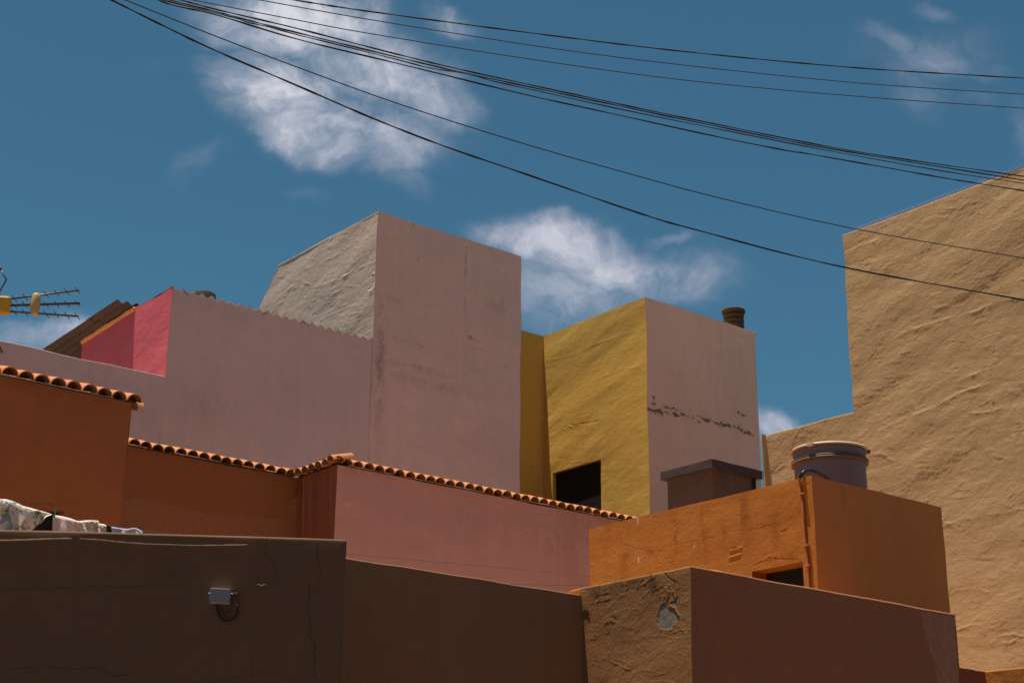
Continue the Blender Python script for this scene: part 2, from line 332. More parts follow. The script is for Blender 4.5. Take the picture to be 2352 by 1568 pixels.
def strokes(U, Z, n, amp, seed, L=(.18, .5), Wd=(.07, .16), ang=12):
    """overlapping trowel strokes, each a slightly tilted plate with a raised lip"""
    rg = np.random.default_rng(seed); h = np.zeros(U.shape)
    ul = U[0]; zl = Z[:, 0]; u0_, u1_, z0_, z1_ = ul[0], ul[-1], zl[0], zl[-1]
    for _ in range(n):
        cu, cz = rg.uniform(u0_, u1_), rg.uniform(z0_, z1_); l = rg.uniform(*L)/2; w = rg.uniform(*Wd)/2; a = math.radians(rg.normal(0, ang) + (90 if rg.random() < .12 else 0)); tl = rg.normal(0, 1); lip = rg.random()
        R = l+w; i0, i1 = np.searchsorted(ul, [cu-R, cu+R]); j0, j1 = np.searchsorted(zl, [cz-R, cz+R])
        if i1-i0 < 2 or j1-j0 < 2: continue
        u = U[j0:j1, i0:i1]-cu; z = Z[j0:j1, i0:i1]-cz
        p = u*math.cos(a)+z*math.sin(a); q = -u*math.sin(a)+z*math.cos(a)+.25*w*np.sin(p/l*2.2+tl)
        wob = .18*vn((u+cu)*9, (z+cz)*9, seed)*2
        rr = np.sqrt((p/l)**2+(q/w)**2)+wob
        m = np.clip((1-rr)/.18, 0, 1); m = m*m*(3-2*m)
        plate = tl*amp*(q/w)*.8
        ridge = amp*1.0*lip*np.exp(-((rr-.95)/.10)**2)
        h[j0:j1, i0:i1] = h[j0:j1, i0:i1]*(1-m*.75)+m*.75*plate+ridge
    return h
class Wall:
    """one plastered face: o = origin (x,y), ud = horizontal unit direction, n = outward normal (x,y)"""
    def __init__(s, o, ud, n): s.o = np.array([o[0], o[1], 0.]); s.ud = np.array([*ud, 0.]); s.n = np.array([*n, 0.])
    def px(s, px, py):
        d = ray(px, py); t = ((s.o-CAM)@s.n)/(d@s.n); P = CAM+t*d
        return (P-s.o)@s.ud, P[2]
    def pts(s, L): return [s.px(*p) for p in L]
    def world(s, u, z, out=0.0): return s.o+s.ud*u+s.n*out+np.array([0, 0, z])
    def face(s, acc, u0, u1, z0, ztop, zf, step, rel='smooth', amp=.004, seed=1, cracks=(), ridges=(), patches=(), stains=(), bands=(), holes=(), rnd=.0, jitter=.010,
             mat=0, ubrk=(), fade=(1, 1), hole_depth=.2, hole_mat=1, reveal_mat=None, strokes_n=0, sw=None):
        """cracks/ridges: (points in photo px, half width m, depth m)"""
        us = grid_lines(u0, u1, step, list(ubrk)+[h[0] for h in holes]+[h[1] for h in holes])
        if callable(ztop): zt = np.array([ztop(u) for u in us])
        else: zt = np.full(len(us), float(ztop))
        zmax = zt.max()
        zs = grid_lines(zf, zmax, step, [h[2] for h in holes]+[h[3] for h in holes]+([zmax-k*rnd for k in (.15, .35, .6, .8)] if rnd else []))
        if z0 < zf: zs = np.concatenate([np.linspace(z0, zf, 6)[:-1], zs])
        U, Z = np.meshgrid(us, zs)
        if callable(ztop):
            t = np.clip((Z-zf)/(zmax-zf), 0, 1); Z = np.where(Z < zf, Z, zf+t*(zt[None, :]-zf))
        inset = np.zeros(U.shape)
        if rnd:
            q = np.clip(rnd-(zt[None, :]-Z), 0, rnd); inset = rnd-np.sqrt(np.maximum(rnd*rnd-q*q, 0))
        # relief
        w = fbm(U*1.1, Z*1.3, 3, seed)
        if rel == 'rough':
            h = amp*1.6*fbm(U*1.3+w, Z*2.0, 3, seed+2)+amp*.9*fbm(U*4+w*2, Z*6.5, 4, seed+4, .55)
            rg = 1-np.abs(fbm(U*3.2+w*2.2, Z*5.5+w, 3, seed+9))*3.2; h += amp*.45*np.clip(rg, 0, 1)**4
        else:
            h = amp*1.3*fbm(U*1.1+w, Z*1.2, 3, seed+2)+amp*.55*fbm(U*4.5, Z*5, 4, seed+4)
        if strokes_n: h += strokes(U, Z, strokes_n, amp*.8, seed+31, *(sw or ((.18, .5), (.07, .16))))
        ed = np.ones(U.shape); fd_ = .05
        if fade[0]: ed *= np.clip((U-u0)/fd_, 0, 1)
        if fade[1]: ed *= np.clip((u1-U)/fd_, 0, 1)
        ed *= np.clip((zt[None, :]-Z)/fd_, 0, 1); h = h*ed
        at_ = {k: np.zeros(U.shape) for k in ('stain', 'crack', 'patch')}
        for pts, hw, dep in ridges:
            if hw < .025:
                d = seg_dist(U, Z, s.pts(pts)); h = h+dep*np.sqrt(np.clip(1-(d/hw)**2, 0, 1)); continue
            PL = s.pts(pts); d = seg_dist(U+.05*fbm(U*5, Z*5, 3, seed+70), Z+.05*fbm(U*5+3, Z*5, 3, seed+72), PL)
            pu = np.array([p[0] for p in PL]); pz = np.array([p[1] for p in PL]); oo = np.argsort(pu)
            lo = np.clip(.5+(np.interp(U, pu[oo], pz[oo])-Z)/(hw*.4), 0, 1)      # steps out below the seam and dies away
            h = h+dep*.30*(np.exp(-(d/(hw*1.6))**2)*lo+.35*np.exp(-(d/(hw*.5))**2))*np.clip(.8+1.6*fbm(U*3, Z*3, 2, seed+74), 0, 1.3)
        wu = .006*fbm(U*26, Z*26, 3, seed+60); wz = .006*fbm(U*26+9, Z*26, 3, seed+64)
        for pts, hw, dep in cracks:
            d = seg_dist(U+wu*2, Z+wz*2, s.pts(pts)); k = np.clip(1.3-d/hw, 0, 1)
            k = k*np.clip(.75+fbm(U*9, Z*9, 2, seed+80)*1.2, .1, 1)
            at_['crack'] = np.maximum(at_['crack'], k*(1.0 if dep > 0 else .5)); h = h-abs(dep)*k
        for pts, grow, dep in patches:
            P = s.pts(pts); d = seg_dist(U, Z, P+[P[0]]); sd_ = np.where(in_poly(U, Z, P), -d, d)+grow*fbm(U*16, Z*16, 4, seed+90)
            k = np.clip(.5-sd_/(step*2.2), 0, 1); at_['patch'] = np.maximum(at_['patch'], k)
            h = np.where(k > 0, h*(1-k)-dep*k, h)+.35*dep*np.exp(-((sd_-.012)/.012)**2)
        for pts, hw, thr in bands:                      # ragged strips of lost plaster
            d = seg_dist(U, Z, s.pts(pts)); v = 1-d/hw+fbm(U*5, Z*12, 5, seed+95, .7)*2.2
            v = v+fbm(U*17, Z*34, 4, seed+97, .7)*1.1; k = np.clip((v-thr)*2.6, 0, .85); at_['patch'] = np.maximum(at_['patch'], k); h = h-.006*k
        for (px, py, ru, rz, amt) in stains:            # radius in metres; soft blot
            cu, cz = s.px(px, py); q = ((U-cu)/ru)**2+((Z-cz)/rz)**2
            at_['stain'] = np.maximum(at_['stain'], amt*np.exp(-q)*np.clip(.75+fbm(U*6, Z*3, 4, seed+99)*1.4+fbm(U*19, Z*10, 4, seed+101, .65)*1.5, 0, 1.4))
        if rnd:
            mid = (u0+u1)/2; k = (u1-u0-(fade[0]+fade[1])*inset)/(u1-u0)
            sh = (fade[0]-fade[1])*inset/2
            U2 = mid+(U-mid)*k+sh
        else: U2 = U
        P = s.o[None, None]+U2[..., None]*s.ud+Z[..., None]*np.array([0, 0, 1.])+(h-inset)[..., None]*s.n
        nz, nu = U.shape; P = P.reshape(-1, 3)
        if jitter: P = jit(P, jitter)
        idx = np.arange(nz*nu).reshape(nz, nu)
        keep = np.ones((nz-1, nu-1), bool)
        uc = (us[1:]+us[:-1])/2; zc = (Z[1:, :-1]+Z[:-1, :-1])/2
        for (a, b, c, d) in holes: keep &= ~((uc[None, :] > a) & (uc[None, :] < b) & (zc > c) & (zc < d))
        F = np.stack([idx[:-1, :-1], idx[:-1, 1:], idx[1:, 1:], idx[1:, :-1]], -1)[keep].reshape(-1, 4)
        if np.cross(s.ud, [0, 0, 1.])@s.n < 0: F = F[:, ::-1]
        acc.add(P, F, True, mat, **at_)
        for (a, b, c, d) in holes:                       # plaster returns of the opening
            rm = mat if reveal_mat is None else reveal_mat
            for (p, q) in (((a, c), (a, d)), ((a, d), (b, d)), ((b, d), (b, c)), ((b, c), (a, c))):
                n_ = 24; tt = np.linspace(0, 1, n_+1)
                A0 = np.array([s.world(p[0]+(q[0]-p[0])*t, p[1]+(q[1]-p[1])*t, 0) for t in tt]); A1 = A0-s.n*hole_depth
                if jitter: A0 = jit(A0, jitter); A1 = jit(A1, jitter)
                acc.add(np.concatenate([A0, A1]), [[i, i+1, n_+2+i, n_+1+i] for i in range(n_)], True, rm)
def AX(y, x0=0.): return Wall((x0, y), (1, 0), (0, -1))       # faces -Y (shaded side)
def AY(x, y0=0.): return Wall((x, y0), (0, 1), (-1, 0))       # faces -X (sunny side)
def rest(a, x0, x1, y0, y1, z0, z1, mat=0, ins=.015, gap=.035):
    """the sides and top of a block that the camera cannot see"""
    a.quad((x1, y0, z0), (x1, y1, z0), (x1, y1, z1), (x1, y0, z1), mat)
    a.quad((x1, y1, z0), (x0, y1, z0), (x0, y1, z1), (x1, y1, z1), mat)
    a.quad((x0+ins, y0+ins, z1-gap), (x1, y0+ins, z1-gap), (x1, y1, z1-gap), (x0+ins, y1, z1-gap), mat)
def A1(x): return 286.2*0+1286.2+x*.3751
def c7(x, y): return (1286.2+x*.3751, 980+y*.3751)             # photo detail crops -> photo units
def c8(x, y): return (1739.5+x*.3751, 980+y*.3751)
def cw(x, y): return (367.5+x*.2383, 1194.3+y*.2383)
def cl(x, y): return (x*.2578, 1163.7+y*.2578)
def ct(x, y): return (551.2+x*.3125, 428.7+y*.3125)
def cy(x, y): return (1163.7+x*.3516, 643+y*.3516)
def cp(x, y): return (306.2+x*.2604, 581.9+y*.2604)
def c6(x, y): return (245+x*.2604, 949.4+y*.2604)
def ln(x, y): return (x*.1614, 1133.1+y*.1614)
def an(x, y): return (x*.1953, 551.2+y*.1953)
def cpts(f, L): return [f(*p) for p in L]

# ------------------------------------------------------------------ ground and roofs that bounce the light
a = Acc(); a.quad((-600, -600, 0), (900, -600, 0), (900, 900, 0), (-600, 900, 0)); tag(a.build('ground', M['ground']), kind='structure')

root = empty('sky_blocker', (4, -8, 0), 'unseen plain brown house added behind the viewpoint to keep sky light off the near walls', 'house')
a = Acc(); a.box(-16, 26, -14, -2.2, 0, 9.5, skip='b'); a.build('wall', M['ochre_sm'], root)  # added out of view to cut the sky light on the low front walls
# ------------------------------------------------------------------ brown wall with junction box (front left)
zt1 = 4.38; p0 = at(795, 1238, d=13.3); p1 = at(0, 1215, z=p0[2]); zt1 = p0[2]
ud = (p1-p0)[:2]; ud /= np.linalg.norm(ud); nn = np.array([ud[1], -ud[0]]);
if nn@(-p0[:2]) < 0: nn = -nn
w1 = Wall(p0[:2], ud, nn)
root = empty('brown_wall', (p0[0], p0[1], 0), 'dark brown plastered wall with hairline cracks behind the grey junction box', 'wall')
a = Acc()
w1.face(a, 0, 3.9, 0, zt1, 3.05, .0052, 'smooth', .004, 3, rnd=.022, jitter=.007, fade=(1, 0),
  cracks=[(cpts(cw, [(1043, 148), (1020, 230), (1000, 350), (1075, 380), (1090, 440), (1110, 475), (1130, 560)]), .0045, .004),
          (cpts(cw, [(1520, 180), (1515, 230), (1510, 330), (1535, 430), (1548, 510), (1530, 600), (1518, 680)]), .0045, .004),
          (cpts(cw, [(1440, 650), (1430, 800), (1440, 930), (1455, 960), (1440, 1010), (1458, 1050), (1430, 1100), (1500, 1200), (1485, 1240), (1495, 1330), (1500, 1400), (1490, 1490), (1530, 1550)]), .005, .005),
          (cpts(cw, [(1090, 610), (1150, 590), (1260, 570), (1380, 600), (1440, 650)]), .004, -.002),
          (cpts(cw, [(957, 290), (950, 450), (940, 600)]), .004, -.002),
          (cpts(cw, [(320, 1560), (430, 1545), (560, 1550), (700, 1520), (900, 1480), (980, 1460), (1040, 1500), (1090, 1475), (1200, 1500), (1330, 1490)]), .005, -.003),
          (cpts(cl, [(100, 1440), (360, 1420), (560, 1440), (700, 1450), (860, 1435), (960, 1465), (980, 1500), (1150, 1500), (1280, 1465), (1370, 1510), (1500, 1500), (1663, 1545)]), .005, .003),
          (cpts(cw, [(125, 850), (95, 950)]), .004, .002),
          (cpts(cl, [(40, 728), (240, 724), (600, 722), (900, 722), (1300, 712), (1663, 700)]), .005, -.003)],
  ridges=[(cpts(cl, [(0, 305), (250, 301), (500, 293), (625, 293)]), .009, .010),
          (cpts(cl, [(-600, 330), (0, 305)]), .009, .010),
          (cpts(cl, [(710, 292), (900, 305), (1060, 322), (1300, 338), (1663, 348)])+cpts(cw, [(250, 250), (450, 252), (780, 250), (830, 246)]), .009, .009),
          (cpts(cw, [(920, 810), (905, 1050), (885, 1300), (870, 1568)]), .008, .007),
          (cpts(cl, [(0, 745), (600, 740), (1300, 725), (1663, 715)])+cpts(cw, [(450, 655), (900, 645)]), .022, .0025)])
N3 = np.array([*nn, 0]); U3 = np.array([*ud, 0]); th = .28
q0 = np.array([p0[0], p0[1], 0]); e0 = q0-N3*th; q1 = q0+U3*3.9; e1 = q1-N3*th; Zt = np.array([0, 0, zt1-.004])
a.quad(q0-N3*.02+U3*.02, e0+U3*.02, e0+U3*.02+Zt, q0-N3*.02+U3*.02+Zt); a.quad(e0, e1, e1+Zt, e0+Zt); a.quad(q0-N3*.02+Zt, q1-N3*.02+Zt, e1+Zt, e0+Zt)
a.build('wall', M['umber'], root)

# junction box with its looped conduits
jb = w1.pts([(484, 1354), (531, 1354), (531, 1388), (482, 1388)])
cu = sum(p[0] for p in jb)/4; cz = sum(p[1] for p in jb)/4; hw_, hh_ = (jb[0][0]-jb[1][0])/2*.98, (jb[0][1]-jb[2][1])/2*.98
jr = empty('junction_box', w1.world(cu, cz-hh_), 'grey rectangular electrical junction box on the dark brown wall', 'junction box')
def wbox(a, u0, u1, z0, z1, d0, d1, mat=0, tilt=0):
    P = []
    for d in (d0, d1):
        for (u, z) in ((u0, z0), (u1, z0), (u1, z1), (u0, z1)):
            uu, zz = u-cu, z-cz; P.append(w1.world(cu+uu*math.cos(tilt)-zz*math.sin(tilt), cz+uu*math.sin(tilt)+zz*math.cos(tilt), d))
    a.add(P, [[0, 1, 2, 3], [4, 7, 6, 5], [0, 4, 5, 1], [1, 5, 6, 2], [2, 6, 7, 3], [3, 7, 4, 0]], False, mat)
TL = .02
a = Acc(); wbox(a, cu-hw_*.97, cu+hw_*.97, cz-hh_*.97, cz+hh_*.97, .0, .075, tilt=TL); a.build('box_body', M['boxlid'], jr, .003)
a = Acc(); wbox(a, cu-hw_, cu+hw_, cz-hh_, cz+hh_, .0755, .088, tilt=TL); a.build('cover', M['boxgrey'], jr, .004)
for du in (-1, 1):
    for dz in (-1, 1):
        a = Acc(); c = (cu+du*hw_*.88, cz+dz*hh_*.86); ring = [w1.world(c[0]+.005*math.cos(t), c[1]+.005*math.sin(t), .0895) for t in np.linspace(0, 6.28, 9)[:-1]]
        a.add(ring, [list(range(8))]); a.build('screw', M['band'], jr)
for du in (-1, 1):
    a = Acc(); u_ = cu+du*(hw_+.004); a.tube([w1.world(u_, cz+hh_*.5, .03), w1.world(u_+du*.012, cz+hh_*.38, .035), w1.world(u_+du*.016, cz+hh_*.3, .035)], [.006, .006, .003]); a.build('cable_gland', M['boxgrey'], jr)
def crv(pts, n=40):
    """Catmull-Rom through points"""
    P = np.array(pts, float); P = np.vstack([2*P[0]-P[1], P, 2*P[-1]-P[-2]]); out = []
    m = max(2, n//(len(pts)-1))
    for i in range(1, len(P)-2):
        for t in np.linspace(0, 1, m, endpoint=False):
            out.append(.5*((2*P[i])+(-P[i-1]+P[i+1])*t+(2*P[i-1]-5*P[i]+4*P[i+1]-P[i+2])*t*t+(-P[i-1]+3*P[i]-3*P[i+1]+P[i+2])*t**3))
    out.append(P[-2]); return np.array(out)
loops = [[(575, 820), (580, 870), (600, 920), (655, 955), (700, 935), (735, 880), (740, 780), (735, 700)],
         [(622, 820), (625, 870), (650, 915), (690, 905), (715, 860), (720, 740), (712, 700)],
         [(548, 820), (560, 880), (590, 940), (645, 970), (710, 945), (745, 880), (745, 820)]]
for i, L in enumerate(loops):
    a = Acc(); a.tube(crv([w1.world(*w1.px(*cw(*p)), .022+.008*(i % 2)) for p in L], 48), .0062 if i < 2 else .008, 8)
    a.build('conduit_loop', M['wirebrown'] if i < 2 else M['black'], jr)
a = Acc(); q = [w1.px(*cw(*p)) for p in ((650, 900), (668, 965))]; a.tube([w1.world(*q[0], .03), w1.world(*q[1], .03)], .004); a.build('cable_clip', M['wirebrown'], jr)
# small cable stub poking from the wall
a = Acc(); q = [w1.world(*w1.px(*cw(*p)), d) for p, d in (((930, 638), .004), ((950, 626), .03), ((975, 640), .035), ((1000, 628), .03), ((1025, 630), .02), ((1045, 642), .004))]
a.tube(crv(q, 30), .0055, 8); o = a.build('cable_stub', M['wirebrown']); tag(o, 'short twisted cable stub poking from the brown wall right of the junction box', 'cable')

# ------------------------------------------------------------------ ochre terrace block (front centre-right)
X3 = 10.74; Y3 = 10.47; Z3 = 4.505
c3 = at(1585, 1298, d=15); X3, Y3, Z3 = c3
yfar = at(1308, 1357, x=X3)[1]; xr = at(2194, 1414, y=Y3)[0]
Y2 = at(1337, 1365, x=X3)[1]
root = empty('terrace_wall', (X3, Y3, 0), 'cracked brown corner wall with a grey patch of lost plaster', 'wall')
wl = AY(X3); wr = AX(Y3); a = Acc()
patch1 = cpts(c7, [(640, 1075), (655, 1108), (668, 1125), (700, 1140), (716, 1165), (706, 1200), (682, 1235), (640, 1245), (608, 1228), (590, 1195), (583, 1160), (598, 1130), (610, 1100), (625, 1082)])
patch2 = cpts(c7, [(668, 1082), (700, 1058), (714, 1044), (718, 1062), (695, 1090)])
wl.face(a, Y3, Y2+.02, 0, Z3, 3.2, .006, 'rough', .0028, 21, rnd=.022, jitter=.012, strokes_n=90, sw=((.12, .4), (.03, .08), 25), fade=(1, 0),
  cracks=[(cpts(c7, [(622, 886), (650, 915), (690, 945), (725, 970), (752, 1010)]), .006, .006), (cpts(c7, [(690, 945), (697, 1010), (722, 1060), (732, 1110), (722, 1150)]), .005, .005),
          (cpts(c7, [(570, 930), (566, 960), (580, 1000)]), .006, .004), (cpts(c7, [(565, 1050), (560, 1090)]), .005, .004), (cpts(c7, [(600, 1235), (620, 1262)]), .007, .004), (cpts(c7, [(672, 1240), (676, 1265)]), .006, .003)],
  patches=[(patch1, .035, .0035), (patch2, .03, .003)],
  ridges=[(cpts(c7, [(640, 985), (655, 1010), (650, 1050)]), .02, .004), (cpts(c7, [(668, 1095), (700, 1110), (720, 1150)]), .015, .005), (cpts(c7, [(690, 1010), (705, 1050)]), .016, .004)],
  stains=[(*c7(565, 930), .06, .16, 1), (*c7(400, 960), .4, .05, .7), (*c7(230, 1010), .18, .12, .6), (*c7(140, 1120), .05, .3, .4)], mat=0)
wl.face(a, Y2+.02, yfar, 0, Z3, 3.9, .012, 'rough', .005, 22, rnd=.022, jitter=.012, mat=2, fade=(0, 1))
wr.face(a, X3, xr, 0, Z3, 3.2, .0068, 'smooth', .0035, 23, rnd=.022, jitter=.012, mat=1,
  cracks=[(cpts(c7, [(828, 915), (820, 1000), (826, 1080), (828, 1150), (820, 1190), (846, 1225), (830, 1290)]), .005, .005),
          (cpts(c7, [(975, 885), (970, 980), (935, 1050), (930, 1200), (940, 1400), (930, 1560)]), .005, -.002), (cpts(c8, [(1070, 1160), (1090, 1250), (1110, 1330), (1150, 1420), (1180, 1560)]), .005, -.002),
          (cpts(c8, [(566, 1298), (567, 1310)]), .007, .002), (cpts(c8, [(169, 1405), (168, 1418)]), .007, .002)],
  patches=[(cpts(c8, [(1000, 1127), (1215, 1160), (1235, 1590), (1115, 1600), (1080, 1450), (1030, 1300), (1010, 1200)]), .06, .0)],
  stains=[(*c8(1190, 1170), .12, .10, .7)])
rest(a, X3, xr, Y3, yfar, 0, Z3, 1)
a.build('wall', [M['ochre'], M['ochre_sm'], M['orange']], root)
# wire hooked over the end, and the little lump of mortar
a = Acc(); q = [at(*p, x=X3-.03) for p in ((1330.5, 1373), (1331.5, 1364), (1336, 1357.5), (1341, 1357), (1345, 1358.5))]
a.tube(crv(q, 24), .0045, 6); tag(a.build('wire_hook', M['conduit']), 'thin orange wire hooked over the end of the corner wall', 'wire')
a = Acc(); q0_ = at(1658, 1306, y=Y3+.05); xx = np.linspace(-.17, .12, 20)
for j, yy in enumerate((0,)):
    V = []; 
    for x_ in xx:
        e = max(0, 1-((x_+.02)/.16)**2)**.5
        for k in range(8):
            tt = math.pi*k/7; V.append([q0_[0]+x_, Y3+.12-.09*math.cos(tt), Z3-.02+(.035*e+.015)*math.sin(tt)])
    a.add(V, [[i*8+k, i*8+k+1, (i+1)*8+k+1, (i+1)*8+k] for i in range(19) for k in range(7)]+[list(range(8)), [152+k for k in range(8)][::-1]])
o = a.build('mortar_lump', M['orange'], root)

# ------------------------------------------------------------------ garden wall between the two
root = empty('garden_wall', (7.0, Y2, 0), 'low dark brown plastered wall running between the box wall and the cracked corner', 'wall')
w2 = AX(Y2); xa = 7.0; zt2 = at(1337, 1365, x=X3)[2]; a = Acc()
tick = lambda f, x, y, h=8, s=-2: ([f(x, y), f(x+s, y+h)], .005, .002)
def c3b(x, y): return (765.6+x*.2604, 1194.3+y*.2604)
w2.face(a, xa, X3+.0, 0, zt2, 3.0, .0062, 'smooth', .004, 33, rnd=.012, jitter=.010, fade=(0, 0),
  cracks=[tick(c3b, 477, 545, 75), tick(c3b, 316, 750, 75, -8), tick(c3b, 678, 1020, 30, -6), tick(c3b, 869, 1230, 80, 2), tick(c3b, 138, 1325, 60, -10), tick(c3b, 483, 1360, 70), tick(c3b, 320, 1220, 70, -3),
          (cpts(c3b, [(265, 1200), (280, 1290), (300, 1430)]), .004, -.001), (cpts(c3b, [(515, 880), (510, 1000), (520, 1100)]), .004, -.001)])
a.quad((xa, Y2+.2, 0), (X3, Y2+.2, 0), (X3, Y2+.2, zt2), (xa, Y2+.2, zt2)); a.quad((xa, Y2+.012, zt2-.003), (X3, Y2+.012, zt2-.003), (X3, Y2+.2, zt2-.003), (xa, Y2+.2, zt2-.003))
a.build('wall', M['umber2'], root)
# ------------------------------------------------------------------ orange house with the water tank
cH = at(1865, 1092, d=19); XH, YH, ZH = cH; yHf = at(1355, 1212, x=XH)[1]; xHr = at(2162, 1163, y=YH)[0]
root = empty('orange_house', (XH, YH, 0), 'flat-roofed orange house with a dark window and a water tank on top', 'house')
wl = AY(XH); wr = AX(YH)
hy0 = wl.px(1844, 1290)[0]; hy1 = wl.px(1726, 1311)[0]; hz = wl.px(1785, 1300.5)[1]
a = Acc()
wl.face(a, YH, yHf, 0, ZH, 4.2, .0085, 'rough', .0024, 41, jitter=.010, holes=[(hy0, hy1, 4.35, hz)], hole_depth=.26, strokes_n=260, sw=((.08, .3), (.03, .10)),
  cracks=[(cpts(c7, [(380, 720), (560, 770), (640, 735), (760, 715), (890, 690), (985, 665), (1040, 640), (1180, 630), (1290, 600)]), .005, -.0022), (cpts(c7, [(985, 665), (965, 760)]), .005, -.002),
          (cpts(c7, [(1050, 760), (1075, 740), (1110, 745)]), .009, .006), (cpts(c7, [(1040, 830), (1080, 800), (1110, 790)]), .009, .006), (cpts(c7, [(320, 640), (330, 665), (340, 650)]), .01, .006),
          (cpts(c7, [(1180, 850), (1290, 800), (1380, 810), (1460, 815)]), .006, -.004)],
  ridges=[(cpts(c7, [(1045, 760), (1110, 740)]), .02, .008), (cpts(c7, [(1040, 800), (1100, 780)]), .02, .008), (cpts(c7, [(1120, 460), (1125, 510)]), .03, .008)],
  patches=[(cpts(c7, [(474, 560), (480, 556), (482, 590), (474, 604)]), .012, .0), (cpts(c7, [(481, 805), (489, 802), (488, 832), (481, 836)]), .012, .0), (cpts(c7, [(820, 728), (826, 728), (824, 740), (818, 738)]), .008, .0)],
  stains=[(*c7(700, 660), .06, .35, .8), (*c7(880, 640), .08, .4, .8), (*c7(1130, 560), .10, .35, .9), (*c7(1010, 650), .07, .2, .7), (*c7(400, 800), .12, .6, .5), (*c7(1320, 600), .08, .4, .5), (*c7(560, 770), .15, .06, .7), (*c7(300, 620), .06, .3, .5), (*c7(1390, 800), .2, .1, .5)])
wr.face(a, XH, xHr, 0, ZH, 4.2, .010, 'smooth', .0035, 42, jitter=.010, mat=1,
  cracks=[(cpts(c8, [(528, 345), (530, 400), (530, 470)]), .005, -.002), (cpts(c8, [(800, 650), (805, 480)]), .004, -.001), (cpts(c8, [(1060, 880), (1080, 960), (1110, 1060)]), .004, -.002)],
  patches=[(cpts(c8, [(368, 697), (376, 705), (370, 712)]), .008, 0), (cpts(c8, [(541, 540), (549, 546), (545, 550)]), .006, 0), (cpts(c8, [(712, 465), (716, 470), (712, 474)]), .005, 0), (cpts(c8, [(903, 888), (908, 893), (903, 896)]), .004, 0), (cpts(c8, [(762, 847), (766, 850), (762, 853)]), .004, 0)],
  stains=[(*c8(528, 400), .05, .3, .5)])
rest(a, XH, xHr, YH, yHf, 0, 5.95, 0)
for (x0_, y0_, x1_, y1_) in ((XH+.15, YH+.15, xHr, YH+.15), (XH+.15, YH+.15, XH+.15, yHf)):       # inner faces of the parapet
    a.quad((x0_, y0_, 5.95), (x1_, y1_, 5.95), (x1_, y1_, ZH-.004), (x0_, y0_, ZH-.004))
a.quad((XH+.004, YH+.004, ZH-.004), (xHr, YH+.004, ZH-.004), (xHr, YH+.15, ZH-.004), (XH+.15, YH+.15, ZH-.004)); a.quad((XH+.004, YH+.004, ZH-.004), (XH+.15, YH+.15, ZH-.004), (XH+.15, yHf, ZH-.004), (XH+.004, yHf, ZH-.004))
a.build('wall', [M['orange'], M['orange_sm']], root)
a = Acc(); a.quad((XH+.26, hy0, 4.3), (XH+.26, hy1, 4.3), (XH+.26, hy1, hz), (XH+.26, hy0, hz)); a.build('window', M['dark'], root)
# hose and conduit
def onl(px, py, out=.02): p = at(px, py, x=XH); return np.array([XH-out, p[1], p[2]])
cpt = [onl(*c7(1532, 985)), onl(*c7(1524, 850)), onl(*c7(1510, 720)), onl(*c7(1500, 600)), onl(*c7(1492, 470)), onl(*c7(1480, 400)), onl(*c7(1474, 350)), onl(*c7(1477, 312), .035)]
cpt = [cpt[0]+np.array([0, 0, -.6])]+cpt
a = Acc(); a.tube(crv(cpt, 60), .018, 10); a.build('conduit', M['conduit'], root)
ap = at(*c7(1521, 265), x=XH+.12); hose = [cpt[-1]-np.array([0, 0, .01]), at(*c7(1486, 283), x=XH-.02), at(*c7(1500, 270), x=XH+.03), at(*c7(1521, 265), x=XH+.12), at(*c7(1550, 268), y=YH+.15), at(*c7(1590, 285), y=YH+.16), at(*c7(1625, 306), y=YH+.17), at(*c7(1655, 330), y=YH+.18)]
a = Acc(); a.tube(crv(hose, 60), .022, 10); a.build('hose', M['black'], root)
for (x_, y_) in ((1492, 411), (1515, 728), (1524, 850)):
    p = onl(*c7(x_, y_)); a = Acc(); a.box(p[0]-.026, p[0]+.022, p[1]-.045, p[1]+.045, p[2]-.008, p[2]+.008); a.build('pipe_clip', M['conduit'], root, .003)
# water tank
ctk = at(1908, 1100, d=20.6); zr = 5.96
R_ = .472
def tz(py, dd=0): return at(1908, py, d=20.6-R_)[2]
ztop = tz(1012)
tk = empty('water_tank', (ctk[0], ctk[1], zr), 'round grey water tank with a cream lid on the orange house roof', 'water tank')
zb = tz(1046); h_ = ztop-zr; hb = zb-zr
a = Acc(); a.lathe((ctk[0], ctk[1], zr), [(R_*.97, 0), (R_*.965, .35), (R_*.97, hb-.02), (R_*.975, hb+.05), (R_*.99, h_-.06), (R_, h_-.03)], 64); a.build('tank_body', M['tank'], tk)
a = Acc(); a.lathe((ctk[0], ctk[1], zr), [(R_*.98, hb-.005), (R_*1.045, hb-.012), (R_*1.05, hb+.012), (R_*.985, hb+.016)], 64); a.build('rim', M['rim'], tk)
a = Acc(); a.lathe((ctk[0], ctk[1], zr), [(R_*.985, hb+.0165), (R_*1.05, hb+.018), (R_*1.052, hb+.036), (R_*.99, hb+.04)], 64); a.build('band', M['band'], tk)
a = Acc(); a.lathe((ctk[0], ctk[1], zr), [(R_*1.0, h_-.035), (R_*1.055, h_-.04), (R_*1.065, h_-.022), (R_*1.03, h_-.004), (R_*.9, h_+.012), (R_*.6, h_+.03), (R_*.25, h_+.04), (.001, h_+.042)], 64); a.build('lid', M['tanklid'], tk)
d_ = at(1869, 1020, d=20.6)-ctk; an_ = math.atan2(d_[1], d_[0])
